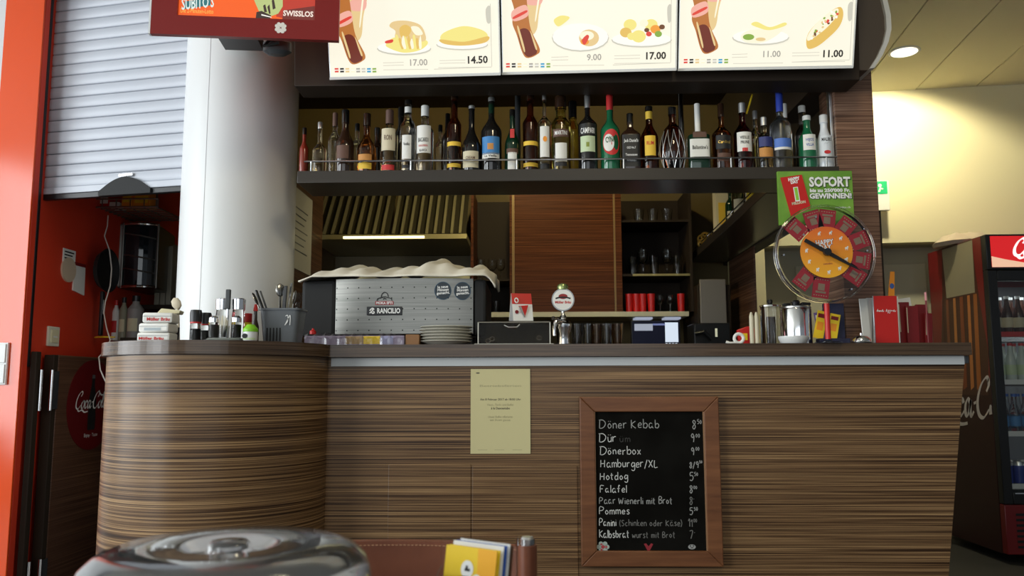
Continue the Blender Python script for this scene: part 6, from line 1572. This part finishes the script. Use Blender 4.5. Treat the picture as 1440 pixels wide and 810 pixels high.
# bottles and cans in the fridge
FG = 'bottles in the drinks fridge'
kinds = {'brown': (pm('cola bottle', (.045, .014, .008), .1, coat=.5), WHITE, LC), 'clear': (gl('water', (.85, .92, .95)), BLUEINK, LB_), 'can': (ALU, ALU, pm('can blue', (.04, .06, .30), .3)), 'white': (pm('milk bottle', (.55, .62, .58), .3), LR, LGN)}
names = {1.30: 'brown', 1.02: 'white', .72: 'clear', .42: 'can'}
words_ = {1.30: 'brown bottle with a pale cap on the top shelf of the fridge', 1.02: 'pale bottle on the second shelf of the fridge', .72: 'clear bottle with a blue label on the third shelf of the fridge', .42: 'silver and blue can on the lowest shelf of the fridge'}
for z in shz:
    kd = names[z]; g, c, l_ = kinds[kd]
    proto = None
    for row in range(2):
        for i in range(5):
            x, y = GX + .085 + i * .066, GY + .065 + row * .075
            if proto is None:
                proto = thing('fridge_bottle' if kd != 'can' else 'drink_can', words_[z], 'bottle' if kd != 'can' else 'can', (x, y, z + .0042), 0, FG + ' ' + kd)
                if kd == 'can':
                    MB().lathe([(0, 0), (.024, 0), (.029, .008), (.029, .135), (.024, .145), (0, .145)], 20).obj('can_body', g, proto); MB().lathe([(.0292, .02), (.0294, .02), (.0294, .12), (.0292, .12)], 20).obj('label', l_, proto)
                else:
                    h = .235
                    MB().lathe([(0, 0), (.026, 0), (.029, .006), (.029, h * .5), (.026, h * .6), (.014, h * .78), (.012, h * .93), (0, h * .93)], 20).obj('bottle_body', g, proto); MB().cyl(.014, h * .93 + .0003, h, 14).obj('cap', c, proto); MB().lathe([(.0292, h * .2), (.0296, h * .2), (.0296, h * .45), (.0292, h * .45)], 20).obj('label', l_, proto)
            else:
                cpy = proto.copy(); COL.objects.link(cpy); cpy.location = (x, y, z + .0042)
                for ch in list(proto.children):
                    k = ch.copy(); COL.objects.link(k); k.parent = cpy

# ------------------------------------------------------------------ foreground: table, cake dome, cards, leather chair
TZ = .75
t = thing('cafe_table', 'pale cafe table in front of the camera', 'table', (-.1, .62, 0))
MB().box(-.60, .62, -.32, .43, TZ - .03, TZ, .006).obj('table_top', pm('table white', (.66, .66, .70), .3), t); MB().cyl(.04, .03, TZ - .031, 24).obj('pedestal', STEEL, t); MB().cyl(.28, 0, .0295, 40).obj('foot', BLACKM, t)
DYY = .80
dx = X(313, 790, DYY) + .006
t = thing('cake_dome', 'clear plastic cake dome with a round grip on the nearest table', 'dome', (dx, DYY, TZ))
R = .1375
h = .119
MB().lathe([(0, 0), (R + .012, 0), (R + .014, .004), (R + .010, .008), (0, .006)], 64).obj('plate', pm('dome plate', (.72, .72, .74), .2), t)
outer = [(R, .0085), (R * 1.0, h * .55), (R * .985, h * .74), (R * .94, h * .88), (R * .86, h * .96), (R * .76, h), (R * .36, h * 1.005), (R * .325, h * .985), (R * .29, h * .93), (R * .16, h * .93), (R * .145, h * 1.00), (R * .12, h * 1.03), (0, h * 1.035)]
inner = [(0, h * .99), (R * .10, h * .985), (R * .12, h * .90), (R * .30, h * .90), (R * .345, h * .96), (R * .76, h * .97), (R * .85, h * .93), (R * .925, h * .86), (R * .965, h * .73), (R * .978, h * .55), (R * .978, .0085)]
m = MB().lathe(outer + inner + [outer[0]], 72)
m.obj('dome', pm('dome acrylic', (.96, .97, .99), .03, trans=.95, ior=1.22, coat=.6), t, 60)
# card holder with yellow cards
KY2 = .98
xa_, xb_ = X(614, 800, KY2), X(728, 800, KY2)
t = thing('card_holder', 'clear acrylic card holder on the nearest table', 'holder', (xa_, KY2, TZ))
W = xb_ - xa_
HA = pm('holder acrylic', (.96, .96, .95), .03, trans=1, ior=1.12)
MB().box(0, W, -.012, .05, 0, .003, .001).obj('foot', HA, t); MB().box(0, W, .046, .049, .0032, .086).obj('back_pane', HA, t); MB().box(0, W * .55, -.012, -.010, .0032, .052).obj('front_pane', HA, t); MB().box(W - .0022, W, -.010, .0458, .0032, .084).obj('side_pane', HA, t); MB().box(0, .0022, -.0098, .0458, .0032, .052).obj('side_pane', HA, t)
CGp = 'cards in the acrylic holder'
for i in range(6):
    c_ = (YELLOW, YELLOW, WHITEP, BLUEINK, WHITEP, pm('brown card', (.10, .045, .02), .5))[i]
    lab = ('yellow card with small black print at the front of the holder', 'yellow card directly behind the front card', 'white card behind the yellow cards', 'thin blue card between the white cards', 'white card behind the thin blue card', 'brown card at the back of the acrylic holder')[i]
    root = thing('business_card', lab, 'card', (xa_ + .004 + i * .0035, KY2 - .006 + i * .006, TZ + .0035), math.radians(-6), CGp)
    root.rotation_euler = (math.radians(-8), math.radians(2), math.radians(-24))
    hh_ = (.082, .0815, .085, .0843, .085, .082)[i]
    MB().box(0, .066, 0, .0012, 0, hh_).obj('card', c_, root)
    if i == 0:
        m = MB(); m.prism([(.046, 0), (.066, 0), (.066, hh_), (.042, hh_)], -.0005, -.0001, 'y'); m.obj('orange_band', pm('amber print', (.88, .42, .02), .5), root)
        m = MB(); m.disc(.030, .058, .008, .010, -.0006, 16); m.disc(.043, .048, .006, .006, -.0006, 16); m.obj('white_patch', WINK, root, 0)
        m = MB(); m.box(.027, .034, -.0009, -.0007, .056, .059); m.box(.028, .031, -.0009, -.0007, .059, .062); m.box(.024, .038, -.0009, -.0007, .049, .0505); m.box(.028, .036, -.0009, -.0007, .043, .0445); m.obj('printed_marks', INK, root, 0)
# leather chair across the table
HYc = 1.30
cxr = X(742, 790, HYc); zt_ = Z(600, 767, HYc)
LEATH = mottled('brown leather', (.145, .042, .018), (.185, .058, .026), 18, .38, 0, .05)
cxl = cxr - .41; ccx = (cxr + cxl) / 2
t = thing('leather_chair', 'brown leather chair with a stitched back across the nearest table', 'chair', (ccx, 1.10, 0))
hw = .205; yb = HYc - 1.10
m = MB()
n = 16
P_ = [(-hw + .016 + (2 * hw - .032) * i / n, yb + .035 * math.sin(PI * i / n)) for i in range(n + 1)]
m.prism(P_ + [(a, b + .016) for a, b in P_[::-1]], .48, zt_, bev=.003); m.obj('backrest', LEATH, t, 40)
m = MB()
for i in range(60):
    u = (i + .2) / 60; v = (i + .8) / 60
    f = lambda q: (-hw + .016 + (2 * hw - .032) * q, yb + .035 * math.sin(PI * q) - .0008)
    a, b = f(u), f(v); m.tube([(a[0], a[1], zt_ - .006), (b[0], b[1], zt_ - .006)], .0007, 5)
m.obj('stitching', pm('thread', (.45, .25, .14), .7), t)
zp = Z(742, 766, HYc)
for sx in (-1, 1):
    MB().tube([(sx * hw, yb, .0), (sx * hw, yb, .42), (sx * hw, yb, zp)], .0145, 20).obj('back_post', LEATH, t); MB().lathe([(0, zp + .0005), (.0115, zp + .0005), (.0115, zp + .009), (.009, zp + .012), (0, zp + .012)], 20, Matrix.Translation((sx * hw, yb, 0))).obj('chrome_cap', CHROME, t)
    MB().tube([(sx * (hw - .02), -.18, 0), (sx * (hw - .02), -.18, .40)], .014, 16).obj('front_leg', LEATH, t)
MB().box(-hw + .02, hw - .02, -.2, yb - .02, .405, .455, .015).obj('seat', LEATH, t)
